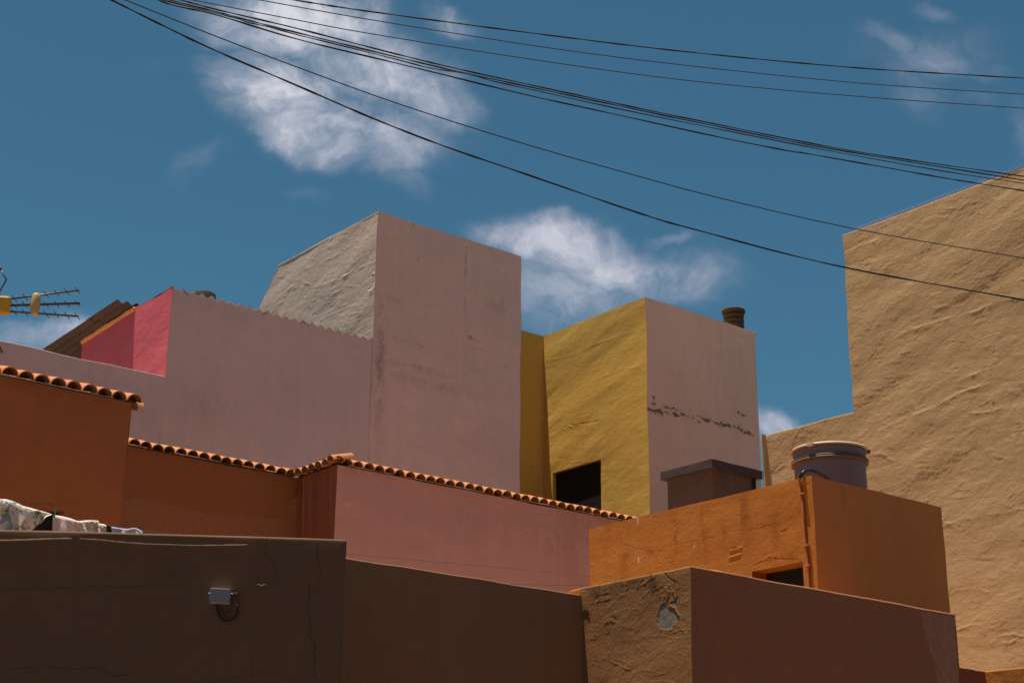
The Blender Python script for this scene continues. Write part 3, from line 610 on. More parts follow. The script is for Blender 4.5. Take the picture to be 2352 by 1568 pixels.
for aa, mt in ((math.atan2(-ctk[1], -ctk[0])-math.radians(27), 'tanklid'), (math.atan2(-ctk[1], -ctk[0])+math.radians(92), 'band')):
    Mx = Matrix.Translation((ctk[0]+R_*1.06*math.cos(aa), ctk[1]+R_*1.06*math.sin(aa), zr+h_-.035)) @ Matrix.Rotation(aa, 4, 'Z')
    a = Acc(); a.box(-.02, .022, -.045, .045, -.02, .022, M=Mx); a.build('clamp', M[mt], tk, .004)

# ------------------------------------------------------------------ concrete flue box
cb = at(1635, 1053, d=24); lb = at(1517, 1084, x=cb[0])[1]; rb = at(1751, 1079, y=cb[1])[0]
root = empty('concrete_chimney', (cb[0], cb[1], 5.0), 'square stained concrete chimney with an overhanging slab behind the orange house', 'chimney')
ov = .075; zc_ = cb[2]
a = Acc(); x0_, x1_, y0_, y1_ = cb[0]+ov, rb-ov, cb[1]+ov, lb-ov
AY(x0_).face(a, y0_, y1_, 5.0, zc_-.13, 6.2, .02, 'smooth', .006, 51, jitter=.01); AX(y0_).face(a, x0_, x1_, 5.0, zc_-.13, 6.2, .02, 'smooth', .006, 52, jitter=.01)
rest(a, x0_, x1_, y0_, y1_, 5.0, zc_-.13); a.build('chimney_body', M['concrete'], root)
a = Acc(); AY(cb[0]).face(a, cb[1], lb, zc_-.13, zc_, zc_-.13, .02, 'rough', .006, 53, jitter=.014); AX(cb[1]).face(a, cb[0], rb, zc_-.13, zc_, zc_-.13, .02, 'rough', .006, 54, jitter=.014)
rest(a, cb[0], rb, cb[1], lb, zc_-.13, zc_); a.quad((cb[0], cb[1], zc_-.131), (rb, cb[1], zc_-.131), (rb, lb, zc_-.131), (cb[0], lb, zc_-.131)); a.build('cap', M['capcon'], root)
q = [at(*c7(x, y), y=y0_-.03) for x, y in ((1195, 270), (1196, 284), (1191, 305), (1190, 380))]
a = Acc(); a.tube([q[0]+np.array([0, .03, 0]), q[0], q[1]], .022, 10); a.build('pipe_fitting', M['boxgrey'], root)
a = Acc(); a.tube(crv(q[1:]+[q[-1]-np.array([0, 0, 1.])], 20), .022, 10); a.build('hose', M['black'], root)

# ------------------------------------------------------------------ tile copings
def tile(acc, p, axis, out, r=.105, L=.33, slope=.315, th=.014, sx=1.0, tilt=0.0):
    """one half-round tile: p = middle of the open lower end (on the springing line), axis = along the eave, out = outward"""
    ax_ = np.array([*axis, 0.]); ou = np.array([*out, 0.]); n = 10; V = []
    d = (-ou+np.array([0, 0, slope])); d /= np.linalg.norm(d); nrm = np.cross(ax_, d); nrm = nrm if nrm[2] > 0 else -nrm
    ax_ = ax_*math.cos(tilt)+nrm*math.sin(tilt)
    for (t, k) in ((0, 1.03), (L, .97)):
        for rr in (r*sx, (r-th)*sx):
            for j in range(n+1):
                a_ = math.pi*j/n; V.append(p+d*t+ax_*rr*k*math.cos(a_)*1.04+nrm*rr*k*math.sin(a_)*1.0)
    m = n+1; F = []
    for j in range(n):
        F += [[j, j+1, 2*m+j+1, 2*m+j]]
    acc.add(V, F, True); acc.add(V, [[m+j, 3*m+j, 3*m+j+1, m+j+1] for j in range(n)], True, 1); Fe = [[j, m+j, m+j+1, j+1] for j in range(n)]+[[0, 2*m, 3*m, m], [n, m+n, 3*m+n, 2*m+n]]  # inner faces in dark umber: the hollow's shade is put into the colour
    acc.add(V, Fe, False)
    acc.add([V[m+j]*.25+V[3*m+j]*.75 for j in range(m)], [list(range(m))], False, 1)  # end plug also dark umber, painted as the shaded depth of the hollow
def bed(acc, a0, a1, fixed, z, axis, out, over=.10, mat=1):
    P = lambda s_, d, zz: np.array([s_, fixed-out[1]*d, zz]) if axis[0] else np.array([fixed-out[0]*d, s_, zz])
    z0_ = z+over*.315-.006
    A = [P(a0, .03, z0_-.05), P(a1, .03, z0_-.05), P(a1, .03, z0_), P(a0, .03, z0_), P(a0, .24, z0_+.24*.315), P(a1, .24, z0_+.24*.315), P(a1, .24, z0_-.12), P(a0, .24, z0_-.12)]
    acc.add(A, [[0, 1, 2, 3], [3, 2, 5, 4], [4, 5, 6, 7]], False, mat)
def coping(acc, a0, a1, fixed, z, axis, out, pitch=.222, over=.10, seed=1, r=.105):
    bed(acc, a0, a1, fixed, z, axis, out, over)
    rg = np.random.default_rng(seed); n = int(round((a1-a0)/pitch)); st_ = (a1-a0)/n
    for i in range(n):
        s_ = a0+(i+.5)*st_+rg.normal(0, .004); o_ = over+rg.normal(0, .006)
        p = np.array([s_, fixed, z+rg.normal(0, .004)]) if axis[0] else np.array([fixed, s_, z+rg.normal(0, .004)])
        tile(acc, p+np.array([*out, 0])*o_, axis, out, r*(st_/.222)*(1+rg.normal(0, .015)), tilt=rg.normal(0, .03))

# low tiled house : rows 2 and 3 with the return
cR = at(775, 1061, d=27); XR, YR3, ZR = cR; YR2 = at(686, 1082, x=XR)[1]; xl = at(295, 1002, y=YR2)[0]-2.0; xr_ = at(1462, 1188, y=YR3)[0]+1.6
root = empty('tiled_house', (XR, YR3, 0), 'low house with rust brown and rose walls under a terracotta tile coping', 'house')
zw = ZR-.047
a = Acc(); wa = AX(YR2); wb = AY(XR); wc = AX(YR3)
wa.face(a, xl, XR, 0, zw, 6.6, .016, 'smooth', .004, 61, jitter=.012, mat=0, fade=(0, 1),
   patches=[(cpts(c6, [(-600, 700), (135, 742), (350, 760), (560, 805), (700, 845), (1000, 890), (1400, 925), (1600, 930), (1610, 760), (1690, 740), (1690, 1400), (-600, 1400)]), .02, 0)], cracks=[(cpts(c6, [(1690, 530), (1688, 600), (1682, 700), (1690, 760)]), .02, .003), (cpts(c6, [(1690, 760), (1688, 1060)]), .008, .002)],
   stains=[(*c6(1680, 690), .10, .4, 1), (*c6(1480, 500), .5, .12, .6), (*c6(1700, 560), .2, .2, .6)])
wb.face(a, YR3, YR2, 0, zw, 6.6, .016, 'smooth', .004, 62, jitter=.012, mat=2, stains=[(*c6(1730, 600), .08, .5, 1), (*c6(1850, 600), .1, .6, .6), (*c6(1950, 700), .06, .6, .5)])
wc.face(a, XR, xr_, 0, zw, 6.6, .018, 'smooth', .004, 63, jitter=.012, mat=1,
   patches=[(cpts(c6, [(2098, 790), (2160, 792), (2150, 818), (2100, 815)]), .02, 0)], cracks=[(cpts(c6, [(2050, 778), (2060, 785), (2120, 782)]), .006, -.002), (cpts(c3b, [(1700, 90), (1710, 105), (1690, 120)]), .008, .002), (cpts(c3b, [(1850, 150), (1950, 175), (2100, 170)]), .006, -.001)],
   stains=[(*c3b(2100, 200), .8, .9, .5), (*c6(2200, 480), 1.2, .10, .5), (*c3b(1200, 20), 1.0, .3, .2)])
a.quad((xl, YR2+.3, 0), (xr_, YR2+.3, 0), (xr_, YR2+.3, zw), (xl, YR2+.3, zw), 0); a.quad((xl, YR2+.006, zw-.004), (XR+.3, YR2+.006, zw-.004), (XR+.3, YR2+.3, zw-.004), (xl, YR2+.3, zw-.004)); a.quad((XR+.006, YR3+.006, zw-.004), (xr_, YR3+.006, zw-.004), (xr_, YR2+.29, zw-.004), (XR+.006, YR2+.29, zw-.004), 1)
a.quad((xr_, YR3, 0), (xr_, YR2+.3, 0), (xr_, YR2+.3, zw), (xr_, YR3, zw), 1)
a.build('wall', [M['brown'], M['pink_low'], M['rust']], root)
a = Acc(); zt_ = ZR-.045
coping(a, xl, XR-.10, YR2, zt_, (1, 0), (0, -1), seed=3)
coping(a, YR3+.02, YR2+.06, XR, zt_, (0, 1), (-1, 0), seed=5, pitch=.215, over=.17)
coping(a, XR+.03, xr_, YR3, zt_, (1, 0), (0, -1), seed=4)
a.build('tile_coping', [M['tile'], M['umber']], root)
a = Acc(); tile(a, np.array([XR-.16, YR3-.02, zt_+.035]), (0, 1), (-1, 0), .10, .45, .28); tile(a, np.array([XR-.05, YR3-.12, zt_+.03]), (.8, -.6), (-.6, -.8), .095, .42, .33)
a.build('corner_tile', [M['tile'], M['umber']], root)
# upper tiled house (far left)
cQ = at(302, 937, d=22); XQ, YQ, _ = cQ; ZQ = at(302, 925, d=22)[2]; xq0 = at(0, 870, y=YQ)[0]-2.5
root = empty('brown_house', (XQ, YQ, 0), 'taller brown house at the left edge under a terracotta tile coping', 'house')
wq = AX(YQ); wx0 = wq.px(-60, 1150)[0]; wx1 = wq.px(147, 1171)[0]; wz = (wq.px(147, 1171)[1]+wq.px(52, 1160)[1])/2
a = Acc()
wq.face(a, xq0, XQ, 0, ZQ, 5.8, .014, 'smooth', .004, 71, jitter=.010, holes=[(wx0, wx1, 5.2, wz)], hole_depth=.16, fade=(0, 1),
   cracks=[(cpts(ln, [(350, 118), (420, 135), (500, 150), (580, 152), (640, 130), (700, 140), (760, 160)]), .007, .003), (cpts(ln, [(995, 40), (998, 75)]), .006, .002)], stains=[(150, 905, 1.5, .06, .4)])
rest(a, xq0, XQ, YQ, YQ+5.0, 0, ZQ-.02, 0, ins=.01); 
a.build('wall', M['brown'], root)
a = Acc(); a.quad((wx0, YQ+.16, 5.2), (wx1, YQ+.16, 5.2), (wx1, YQ+.16, wz), (wx0, YQ+.16, wz)); a.build('window', M['dark'], root)
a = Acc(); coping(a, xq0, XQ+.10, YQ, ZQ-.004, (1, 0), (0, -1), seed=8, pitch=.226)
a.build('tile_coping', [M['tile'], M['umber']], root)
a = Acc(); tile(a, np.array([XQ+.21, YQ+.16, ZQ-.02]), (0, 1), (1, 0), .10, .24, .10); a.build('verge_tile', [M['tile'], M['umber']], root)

# ------------------------------------------------------------------ pink house : corrugated wing and tower
cT = at(868, 485, d=32); XT, YP, ZT = cT
xT2 = at(1197, 588, y=YP)[0]; yTf = at(640, 608, x=XT)[1]; ySl = at(597, 705, x=XT)[1]; zSl = at(597, 705, x=XT)[2]
XW = at(396, 657, y=YP)[0]; ZW = at(396, 657, y=YP)[2]; ZPar = at(378, 865, y=YP)[2]
root = empty('pink_house', (XW, YP, 0), 'large pink house with a square tower and a scalloped corrugated roof edge', 'house')
PER = (XT-XW)/22.3
def wave(x): return .035*math.cos((x-XW-.02)/PER*2*math.pi)
wp = AX(YP)
a = Acc()
wp.face(a, XW, XT+.02, 7.5, lambda u: ZW+wave(u)-.05+.02*math.sin(u*7.3), 8.5, .016, 'smooth', .004, 81, jitter=.012, fade=(0, 0),
   cracks=[(cpts(cp, [(345, 515), (420, 540)]), .006, .002), (cpts(cp, [(1080, 550), (1180, 575), (1260, 605), (1350, 620), (1420, 640)]), .006, -.002), (cpts(cp, [(2112, 740), (2108, 800), (2108, 960), (2095, 1200), (2088, 1500)]), .008, .003),
           (cpts(cp, [(1860, 870), (1950, 910), (2100, 935)]), .006, -.001), (cpts(cp, [(650, 428), (670, 432)]), .006, .002)],
   stains=[(*cp(600, 450), 1.0, .15, .3), (*cp(600, 1300), .7, .5, .3), (*cp(1300, 1200), .6, .5, .25), (*cp(1500, 330), .4, .1, .3)])
wp.face(a, at(-140, 755, y=YP)[0], XW+.02, 7.5, ZPar, 8.5, .018, 'smooth', .004, 81, jitter=.012, fade=(0, 0), rnd=.012,
   stains=[(220, 905, .3, .6, .35), (330, 960, .5, .3, .3)])
rest(a, at(-140, 755, y=YP)[0], XW, YP, YP+.25, 7.5, ZPar)
a.quad((XT+.02, YP+.01, 7.5), (XT+.02, 35, 7.5), (XT+.02, 35, ZW-.15), (XT+.02, YP+.01, ZW-.15)); a.quad((XW, 35, 7.5), (XT, 35, 7.5), (XT, 35, ZW-.1), (XW, 35, ZW-.1))
a.build('wall', M['pink'], root)
# hot pink flank with its sheet roof
wh = AY(XW); yN = wh.px(312, 706)[0]; zN = wh.px(312, 706)[1]; yF = wh.px(190, 784)[0]; zF = wh.px(190, 784)[1]
a = Acc()
def zhot(u):
    if u < yN:
        t = (u-YP)/(yN-YP); return ZW+(zN-ZW)*t+.035*math.sin(t*3.2)*(-1)+.012*math.sin(u*9)
    return zN+(zF-zN)*(u-yN)/(yF-yN)
wh.face(a, YP+.002, yF, 7.5, zhot, 10.4, .018, 'rough', .003, 84, jitter=.012, fade=(1, 0), strokes_n=60)
a.quad((XW, yF, 7.5), (XW+4, yF, 7.5), (XW+4, yF, zF), (XW, yF, zF))
a.build('side_wall', M['hot'], root)
a = Acc(); ys = np.linspace(yN, yF, 50); V = []
for y_ in ys:
    b_ = zhot(y_); k = .02*fbm(np.array([y_*5.]), np.array([1.]), 3)[0]
    for (dx, dz) in ((0, .0), (-.035-k, .02), (-.075-k*1.5, .055), (-.04, .085), (0, .085)): V.append([XW+dx, y_, b_-.07+dz])
a.add(V, [[i*5+j, i*5+j+1, i*5+6+j, i*5+5+j] for i in range(49) for j in range(4)]+[[4, 3, 2, 1, 0]]); a.build('mortar_fillet', M['mortar'], root)
# corrugated roof
a = Acc()
def corr(acc, x0, x1, y0, y1, zf, th=.012, n=8):
    xs = np.arange(x0, x1+1e-6, PER/n); V = []
    for y_ in (y0, y1):
        for k in (0, th):
            for x_ in xs: V.append([x_, y_, zf(x_, y_)+k])
    m = len(xs); F = []
    for i in range(m-1):
        F += [[i, i+1, 2*m+i+1, 2*m+i], [m+i, 3*m+i, 3*m+i+1, m+i+1]]
    acc.add(V, F, True); acc.add(V, [[i, m+i, m+i+1, i+1] for i in range(m-1)]+[[2*m+i, 2*m+i+1, 3*m+i+1, 3*m+i] for i in range(m-1)]+[[0, 2*m, 3*m, m], [m-1, 2*m-1, 4*m-1, 3*m-1]], False)
corr(a, XW, XT, YP-.004, yN-.02, lambda x, y: ZW+wave(x)-.045-.015*(y-YP))
xo = XW-2*PER
zfar = lambda x, y: zN+.035+wave(x)*.9+(zF-zN)*(y-yN)/(yF-yN)-.05*(x < XW)*(XW-x)
ym = wh.px(*an(1270, 960))[0]
corr(a, xo, XT, yN, ym+.15, lambda x, y: zfar(x, y)+.014); corr(a, xo, XT, ym, 34.9, lambda x, y: zfar(x, y))
a.build('corrugated_roof', M['sheet'], root)
a = Acc(); xs = np.arange(XW+.03, XT-.03, PER/8); V = []          # crumbly mortar line that beds the sheet ends
for x_ in xs:
    b_ = ZW+wave(x_)-.05; k = .018*fbm(np.array([x_*6]), np.array([3.]), 3)[0]+.006*fbm(np.array([x_*40]), np.array([3.]), 2)[0]
    for (dy, dz) in ((.0, -.012+k), (-.012, -.004+k), (-.012, .006), (.0, .009)): V.append([x_, YP+dy-.002, b_+dz])
a.add(V, [[i*4+j, i*4+j+1, i*4+5+j, i*4+4+j] for i in range(len(xs)-1) for j in range(3)]); a.build('mortar_edge', M['edge'], root)
# tower
tw = AY(XT); a = Acc()
tw.face(a, YP, yTf, 10.5, ZT, 11.6, .016, 'rough', .0032, 91, jitter=.014, mat=1, strokes_n=520, fade=(1, 0),
   ridges=[(cpts(ct, [(215, 750), (380, 660), (480, 605), (600, 560), (760, 470), (830, 430)]), .03, .006), (cpts(ct, [(740, 875), (860, 815), (990, 770)]), .03, .005), (cpts(ct, [(590, 985), (700, 930), (860, 860)]), .02, .003),
           (cpts(ct, [(480, 700), (560, 740), (720, 680), (860, 600), (1000, 545)]), .03, .012), (cpts(ct, [(960, 620), (1000, 640)]), .04, .014), (cpts(ct, [(960, 760), (985, 740)]), .05, .02)])
tw.face(a, yTf, ySl+.6, 10.5, lambda u: ZT+(zSl-ZT)*(u-yTf)/(ySl-yTf), 11.6, .016, 'rough', .0032, 91, jitter=.014, mat=1, strokes_n=80, fade=(0, 0))
wp2 = AX(YP-.006)
def c3t(L): return cpts(ct, L)
wp2.face(a, XT, xT2, 7.5, ZT, 8.6, .015, 'smooth', .006, 93, jitter=.014, mat=0, rnd=.0,
   cracks=[(c3t([(1308, 527), (1319, 529)]), .03, .01), (c3t([(1660, 450), (1667, 451)]), .022, .01), (c3t([(1295, 1150), (1325, 1158), (1345, 1175)]), .012, .006), (c3t([(1805, 1285), (1820, 1310), (1838, 1330)]), .010, .005), (c3t([(1950, 1322), (1968, 1330)]), .02, .004),
           (c3t([(1030, 1175), (1038, 1186)]), .02, .006), (c3t([(1570, 370), (1580, 368)]), .012, .004), (c3t([(1960, 1240), (1985, 1310), (2010, 1350)]), .006, -.003), (c3t([(1000, 940), (1030, 965)]), .008, .003),
           (c3t([(1360, 870), (1500, 930), (1600, 960)]), .006, -.002), (c3t([(1500, 1215), (1620, 1240), (1760, 1290)]), .006, -.002), (c3t([(1080, 1160), (1150, 1180), (1200, 1160)]), .006, -.002), (c3t([(1270, 270), (1280, 285)]), .014, .004)],
   stains=[(*ct(1700, 1112), .10, .05, 1.3), (*ct(1745, 1136), .10, .03, 1.2), (*ct(1655, 700), .03, .9, .8), (*ct(1100, 820), .2, .08, .5), (*ct(1300, 1330), .8, .1, .5), (*ct(1400, 1450), 1.2, .1, .45), (*ct(1030, 1300), .14, 1.4, .7), (*ct(1155, 1112), .07, .03, 1.), (*ct(1900, 880), .3, .25, .4), (*ct(1500, 240), 1.4, .1, .3), (*ct(1275, 275), .04, .06, .8)])
a.quad((xT2, YP, 7.5), (xT2, yTf, 7.5), (xT2, yTf, ZT), (xT2, YP, ZT)); a.quad((XT+.004, YP+.01, ZT-.035), (xT2, YP+.01, ZT-.035), (xT2, yTf, ZT-.035), (XT+.004, yTf, ZT-.035))
zs2 = ZT+(zSl-ZT)*(ySl+.6-yTf)/(ySl-yTf)
a.quad((XT+.004, yTf, ZT-.035), (xT2, yTf, ZT-.035), (xT2, ySl+.6, zs2), (XT+.004, ySl+.6, zs2)); a.quad((XT, ySl+.6, 10), (xT2, ySl+.6, 10), (xT2, ySl+.6, zs2), (XT, ySl+.6, zs2)); a.quad((xT2, yTf, 7.5), (xT2, ySl+.6, 7.5), (xT2, ySl+.6, zs2), (xT2, yTf, ZT))
a.build('tower', [M['pink_tower'], M['cream']], root)
# the base that carries the house
a = Acc(); a.box(at(-140, 755, y=YP)[0], xT2, YP+.1, 36, 0, 7.5, skip='b'); a.build('base_wall', M['pink'], root)
# dark round vessel on the roof
p = at(470, 667, y=28.2); o = Acc(); o.lathe((p[0], p[1], ZW-.10), [(.235, 0), (.24, p[2]-ZW+.0), (.215, p[2]-ZW+.035), (.13, p[2]-ZW+.055), (.001, p[2]-ZW+.06)], 40)
tag(o.build('roof_vessel', M['clay']), 'dark round tank peeping over the scalloped corrugated roof', 'tank')

# ------------------------------------------------------------------ yellow house
cY = at(1482, 682, y=YP); XY, YY, ZY = cY; yYf = at(1248, 773, x=XY)[1]; xYr = at(1733, 757, y=YY)[0]
root = empty('yellow_house', (XY, YY, 0), 'ochre yellow and pale pink house block with a dark window and chimney pot', 'house')
wl = AY(XY); wr = AX(YY); ws = AX(yYf)
hA = wl.px(1380, 1054); hB = wl.px(1269.5, 1086); hz = (hA[1]+hB[1])/2
a = Acc()
tk_ = lambda x, y, h=14, s=-4: (cpts(cy, [(x, y), (x+s, y+h)]), .009, .004)
wl.face(a, YY, yYf, 7, ZY, 8.4, .015, 'rough', .0014, 101, jitter=.012, holes=[(hA[0], hB[0], 8.5, hz)], hole_depth=.11, strokes_n=330, reveal_mat=0,
   cracks=[tk_(408, 322), tk_(432, 338), tk_(664, 326), tk_(440, 525, 22), tk_(530, 965, 22), tk_(502, 1070, 40), tk_(721, 1215, 18), tk_(424, 405), (cpts(cy, [(380, 965), (410, 945), (440, 948), (600, 920)]), .010, .008)],
   ridges=[(cpts(cy, [(260, 525), (440, 480), (590, 410), (690, 375), (840, 330)]), .03, .006), (cpts(cy, [(370, 740), (500, 660), (600, 635), (700, 595), (850, 560), (905, 530)]), .03, .006), (cpts(cy, [(385, 970), (405, 945), (430, 950)]), .025, .012)],
   stains=[(*cy(480, 950), .35, .12, .8)])
wr.face(a, XY, xYr, 7, ZY, 8.4, .015, 'smooth', .0055, 103, jitter=.012, mat=1,
   bands=[(cpts(cy, [(935, 848), (980, 850), (1070, 865), (1150, 880), (1240, 900), (1320, 920), (1400, 935), (1470, 960), (1545, 975)]), .085, .72), (cpts(cy, [(960, 805), (1020, 825), (1080, 840), (1180, 870)]), .07, .75), (cpts(cy, [(1480, 860), (1540, 880), (1565, 885)]), .05, .8), (cpts(cy, [(1540, 985), (1610, 1010)]), .05, .8), (cpts(cy, [(965, 745), (960, 790)]), .05, 1.0)],
   cracks=[(cpts(cy, [(1010, 1040), (1015, 1080)]), .008, .004), (cpts(cy, [(1155, 490), (1160, 494)]), .015, .004), (cpts(cy, [(1400, 320), (1404, 322)]), .014, .004), (cpts(cy, [(1280, 675), (1295, 682)]), .014, .003), (cpts(cy, [(1060, 800), (1110, 740), (1145, 700)]), .006, -.002), (cpts(cy, [(1470, 1138), (1540, 1142)]), .008, -.002), (cpts(cy, [(960, 1240), (1000, 1240), (1040, 1270)]), .006, -.002)],
   stains=[(*cy(1400, 420), .03, .6, .8), (*cy(1090, 610), .5, .08, .5), (*cy(1250, 880), .9, .16, .6), (*cy(950, 1380), .1, .3, .8), (*cy(1600, 760), .1, .2, .4), (*cy(1530, 520), .1, .7, .4), (*cy(1000, 860), .3, .2, .5)])
xs0 = xT2-.3
ws.face(a, xs0, XY, 7, ZY, 8.4, .018, 'smooth', .004, 105, jitter=.012, mat=0, fade=(0, 0), cracks=[(cpts(cy, [(172, 1218), (173, 1240)]), .012, .004), (cpts(cy, [(225, 1065), (225, 1100)]), .008, .003), (cpts(cy, [(207, 1055), (208, 1060)]), .01, .003)])
a.quad((xYr, YY, 7), (xYr, yYf+2, 7), (xYr, yYf+2, ZY), (xYr, YY, ZY), 1); a.quad((xs0, yYf+2, 7), (xYr, yYf+2, 7), (xYr, yYf+2, ZY), (xs0, yYf+2, ZY), 0)
a.quad((XY+.004, YY+.004, ZY-.035), (xYr, YY+.004, ZY-.035), (xYr, yYf+2, ZY-.035), (XY+.004, yYf+2, ZY-.035)); a.quad((xs0, yYf+.004, ZY-.035), (XY, yYf+.004, ZY-.035), (XY, yYf+2, ZY-.035), (xs0, yYf+2, ZY-.035))
a.box(xs0, xYr, YY+.1, yYf+2, 0, 7, skip='bt')
a.build('wall', [M['yellow'], M['pink_yel']], root)
a = Acc(); dz_ = .055; n_ = int((hz-8.4)/dz_); 
for i in range(n_):
    z0_ = 8.4+i*dz_; a.quad((XY+.10, hA[0], z0_), (XY+.10, hB[0], z0_), (XY+.104, hB[0], z0_+dz_), (XY+.104, hA[0], z0_+dz_))
a.quad((XY+.112, hA[0], 8.4), (XY+.112, hB[0], 8.4), (XY+.112, hB[0], hz), (XY+.112, hA[0], hz))
a.build('window', M['shutter'], root)
# chimney pot
pc = at(1685, 730, y=YY+.55); zb_ = ZY
tp = at(1685, 713, y=YY+.55)[2]-zb_
pr = .28
pot = [(pr*.95, 0)]
hh = tp
k = hh/5.0
for i in range(4):
    z_ = i*k; pot += [(pr*.84, z_+.03), (pr*.84, z_+k*.40), (pr*.97, z_+k*.50), (pr*1.0, z_+k*.72), (pr*.96, z_+k*.98)]
pot += [(pr*.84, 4*k+.02), (pr*.86, 4*k+k*.25), (pr*1.10, 4*k+k*.38), (pr*1.12, 4*k+k*.85), (pr*1.06, hh), (pr*.8, hh+.01), (.001, hh+.015)]
a = Acc(); a.lathe((pc[0], pc[1], zb_), pot, 48); a.build('chimney_pot', M['clay'], root)
a = Acc(); a.box(pc[0]-.22, pc[0]+.42, pc[1]-.42, pc[1]+.35, zb_-.002, zb_+.05); a.build('chimney_base', M['cream'], root, .01)

# ------------------------------------------------------------------ tan building on the right
XB = 24.0; wt = AY(XB)
ys_ = wt.px(1948.5, 740)[0]; zTop = wt.px(1935, 540)[1]; zLed = (wt.px(1770, 1000)[1]+wt.px(1962, 943)[1])/2; yEnd = wt.px(1757, 1003)[0]
root = empty('tan_building', (XB, ys_, 0), 'tall blank tan building with rough trowelled render at the right edge', 'building')
a = Acc(); yN_ = 12.2
LR = [(2352, 1140), (2300, 1165), (2200, 1190)]
rid = [([(2020, 985), (2070, 960), (2150, 930), (2200, 900), (2262, 880)], .05, .018), ([(1990, 985), (2010, 1010), (2040, 1000)], .03, .012)]
def cg(x, y): return (1739.5+x*.3906, 367.5+y*.3906)
def c8r(x, y): return c8(x, y)
rid += [(cpts(cg, [(830, 1030), (900, 990), (1000, 960), (1100, 930), (1200, 905), (1290, 880), (1400, 830), (1560, 800)]), .05, .022), (cpts(cg, [(1180, 1290), (1290, 1245), (1420, 1200)]), .05, .016),
        (cpts(cg, [(1060, 865), (1100, 850)]), .04, .02), (cpts(cg, [(1540, 1440), (1450, 1450), (1380, 1470), (1250, 1480)]), .04, .012), (cpts(cg, [(520, 540), (600, 500), (680, 470)]), .06, .02),
        (cpts(c8r, [(1240, 560), (1330, 545), (1450, 530), (1520, 520), (1633, 490)]), .045, .020), (cpts(c8r, [(1160, 585), (1210, 575), (1250, 590)]), .03, .015), (cpts(c8r, [(1430, 1310), (1480, 1275), (1560, 1260), (1633, 1280)]), .04, .020), (cpts(c8r, [(1500, 1310), (1540, 1320), (1570, 1295)]), .04, .02),
        (cpts(c8r, [(1230, 1230), (1310, 1200), (1380, 1210)]), .03, .012), (cpts(c8r, [(1200, 990), (1300, 985), (1400, 1000)]), .03, .010), (cpts(c8r, [(840, 200), (800, 180), (760, 150), (700, 165)]), .04, .012)]
rel = dict(rel='rough', amp=.0032, jitter=.016, rnd=.015)
wt.face(a, yN_, ys_, 0, zTop, 4.6, .0165, seed=111, fade=(0, 1), strokes_n=2400, sw=((.15, .6), (.06, .18), 14), ridges=rid, **rel)
wt.face(a, ys_, yEnd, 0, zLed, 5.5, .0165, seed=111, fade=(0, 1), strokes_n=700, sw=((.15, .5), (.06, .16), 14), **rel)
Xe = XB+7
AX(yN_).face(a, XB, Xe, 0, zTop, 4.6, .08, 'rough', .008, 115, jitter=.016, rnd=.015)
a.quad((XB, ys_, zLed-.1), (Xe, ys_, zLed-.1), (Xe, ys_, zTop), (XB+.01, ys_, zTop)); a.quad((XB+.02, yEnd, 0), (Xe, yEnd, 0), (Xe, yEnd, zLed), (XB+.02, yEnd, zLed)); a.quad((Xe, yN_, 0), (Xe, yEnd, 0), (Xe, yEnd, zLed), (Xe, yN_, zLed))
a.quad((XB+.015, yN_, zTop-.035), (Xe, yN_, zTop-.035), (Xe, ys_, zTop-.035), (XB+.015, ys_, zTop-.035)); a.quad((XB+.015, ys_, zLed-.035), (Xe, ys_, zLed-.035), (Xe, yEnd, zLed-.035), (XB+.015, yEnd, zLed-.035)); a.quad((Xe, yN_, zLed), (Xe, ys_, zLed), (Xe, ys_, zTop), (Xe, yN_, zTop))
# short pier at the far end of the ledge
px_ = XB-.11; AX(yEnd-.035).face(a, px_, XB+.02, 0, zLed, 5.5, .03, 'smooth', .006, 117, jitter=.016, fade=(0, 0)); AY(px_).face(a, yEnd-.035, yEnd, 0, zLed, 5.5, .03, 'smooth', .006, 118, jitter=.016, fade=(0, 0))
a.quad((px_, yEnd-.035, zLed-.002), (XB+.02, yEnd-.035, zLed-.002), (XB+.02, yEnd, zLed-.002), (px_, yEnd, zLed-.002)); a.quad((px_, yEnd, 0), (XB+.02, yEnd, 0), (XB+.02, yEnd, zLed), (px_, yEnd, zLed))
a.build('wall', M['tan'], root)
# bird spikes on its edge
sr = empty('bird_spikes', (XB+.05, ys_, zTop), 'row of thin bird spikes along the top edge of the tan building', 'bird spikes')
a = Acc(); a.box(XB+.02, XB+.06, yN_+.3, ys_-.22, zTop-.004, zTop+.006); a.build('base_strip', M['spike'], sr)
y_hi = ys_-.25; y_lo = at(2375, 377, x=XB)[1]; ns = 76; proto = None
for i in range(ns):
    y_ = y_hi-(y_hi-y_lo)*i/(ns-1)
    if proto is None:
        a = Acc()
        for (dy, dx) in ((-.012, -.03), (.012, .02)):
            a.tube([(XB+.04, y_, zTop+.005), (XB+.04+dx, y_+dy, zTop+.08)], [.0045, .0025], 5)
        proto = a.build('spike', M['spike'], sr); y00 = y_
    else:
        o = proto.copy(); COL.objects.link(o); o.parent = sr; o.location = (0, y_-y00, 0); o.rotation_euler = (random.uniform(-.0, .0), 0, 0)
        o.location.z = random.uniform(-.012, .002)

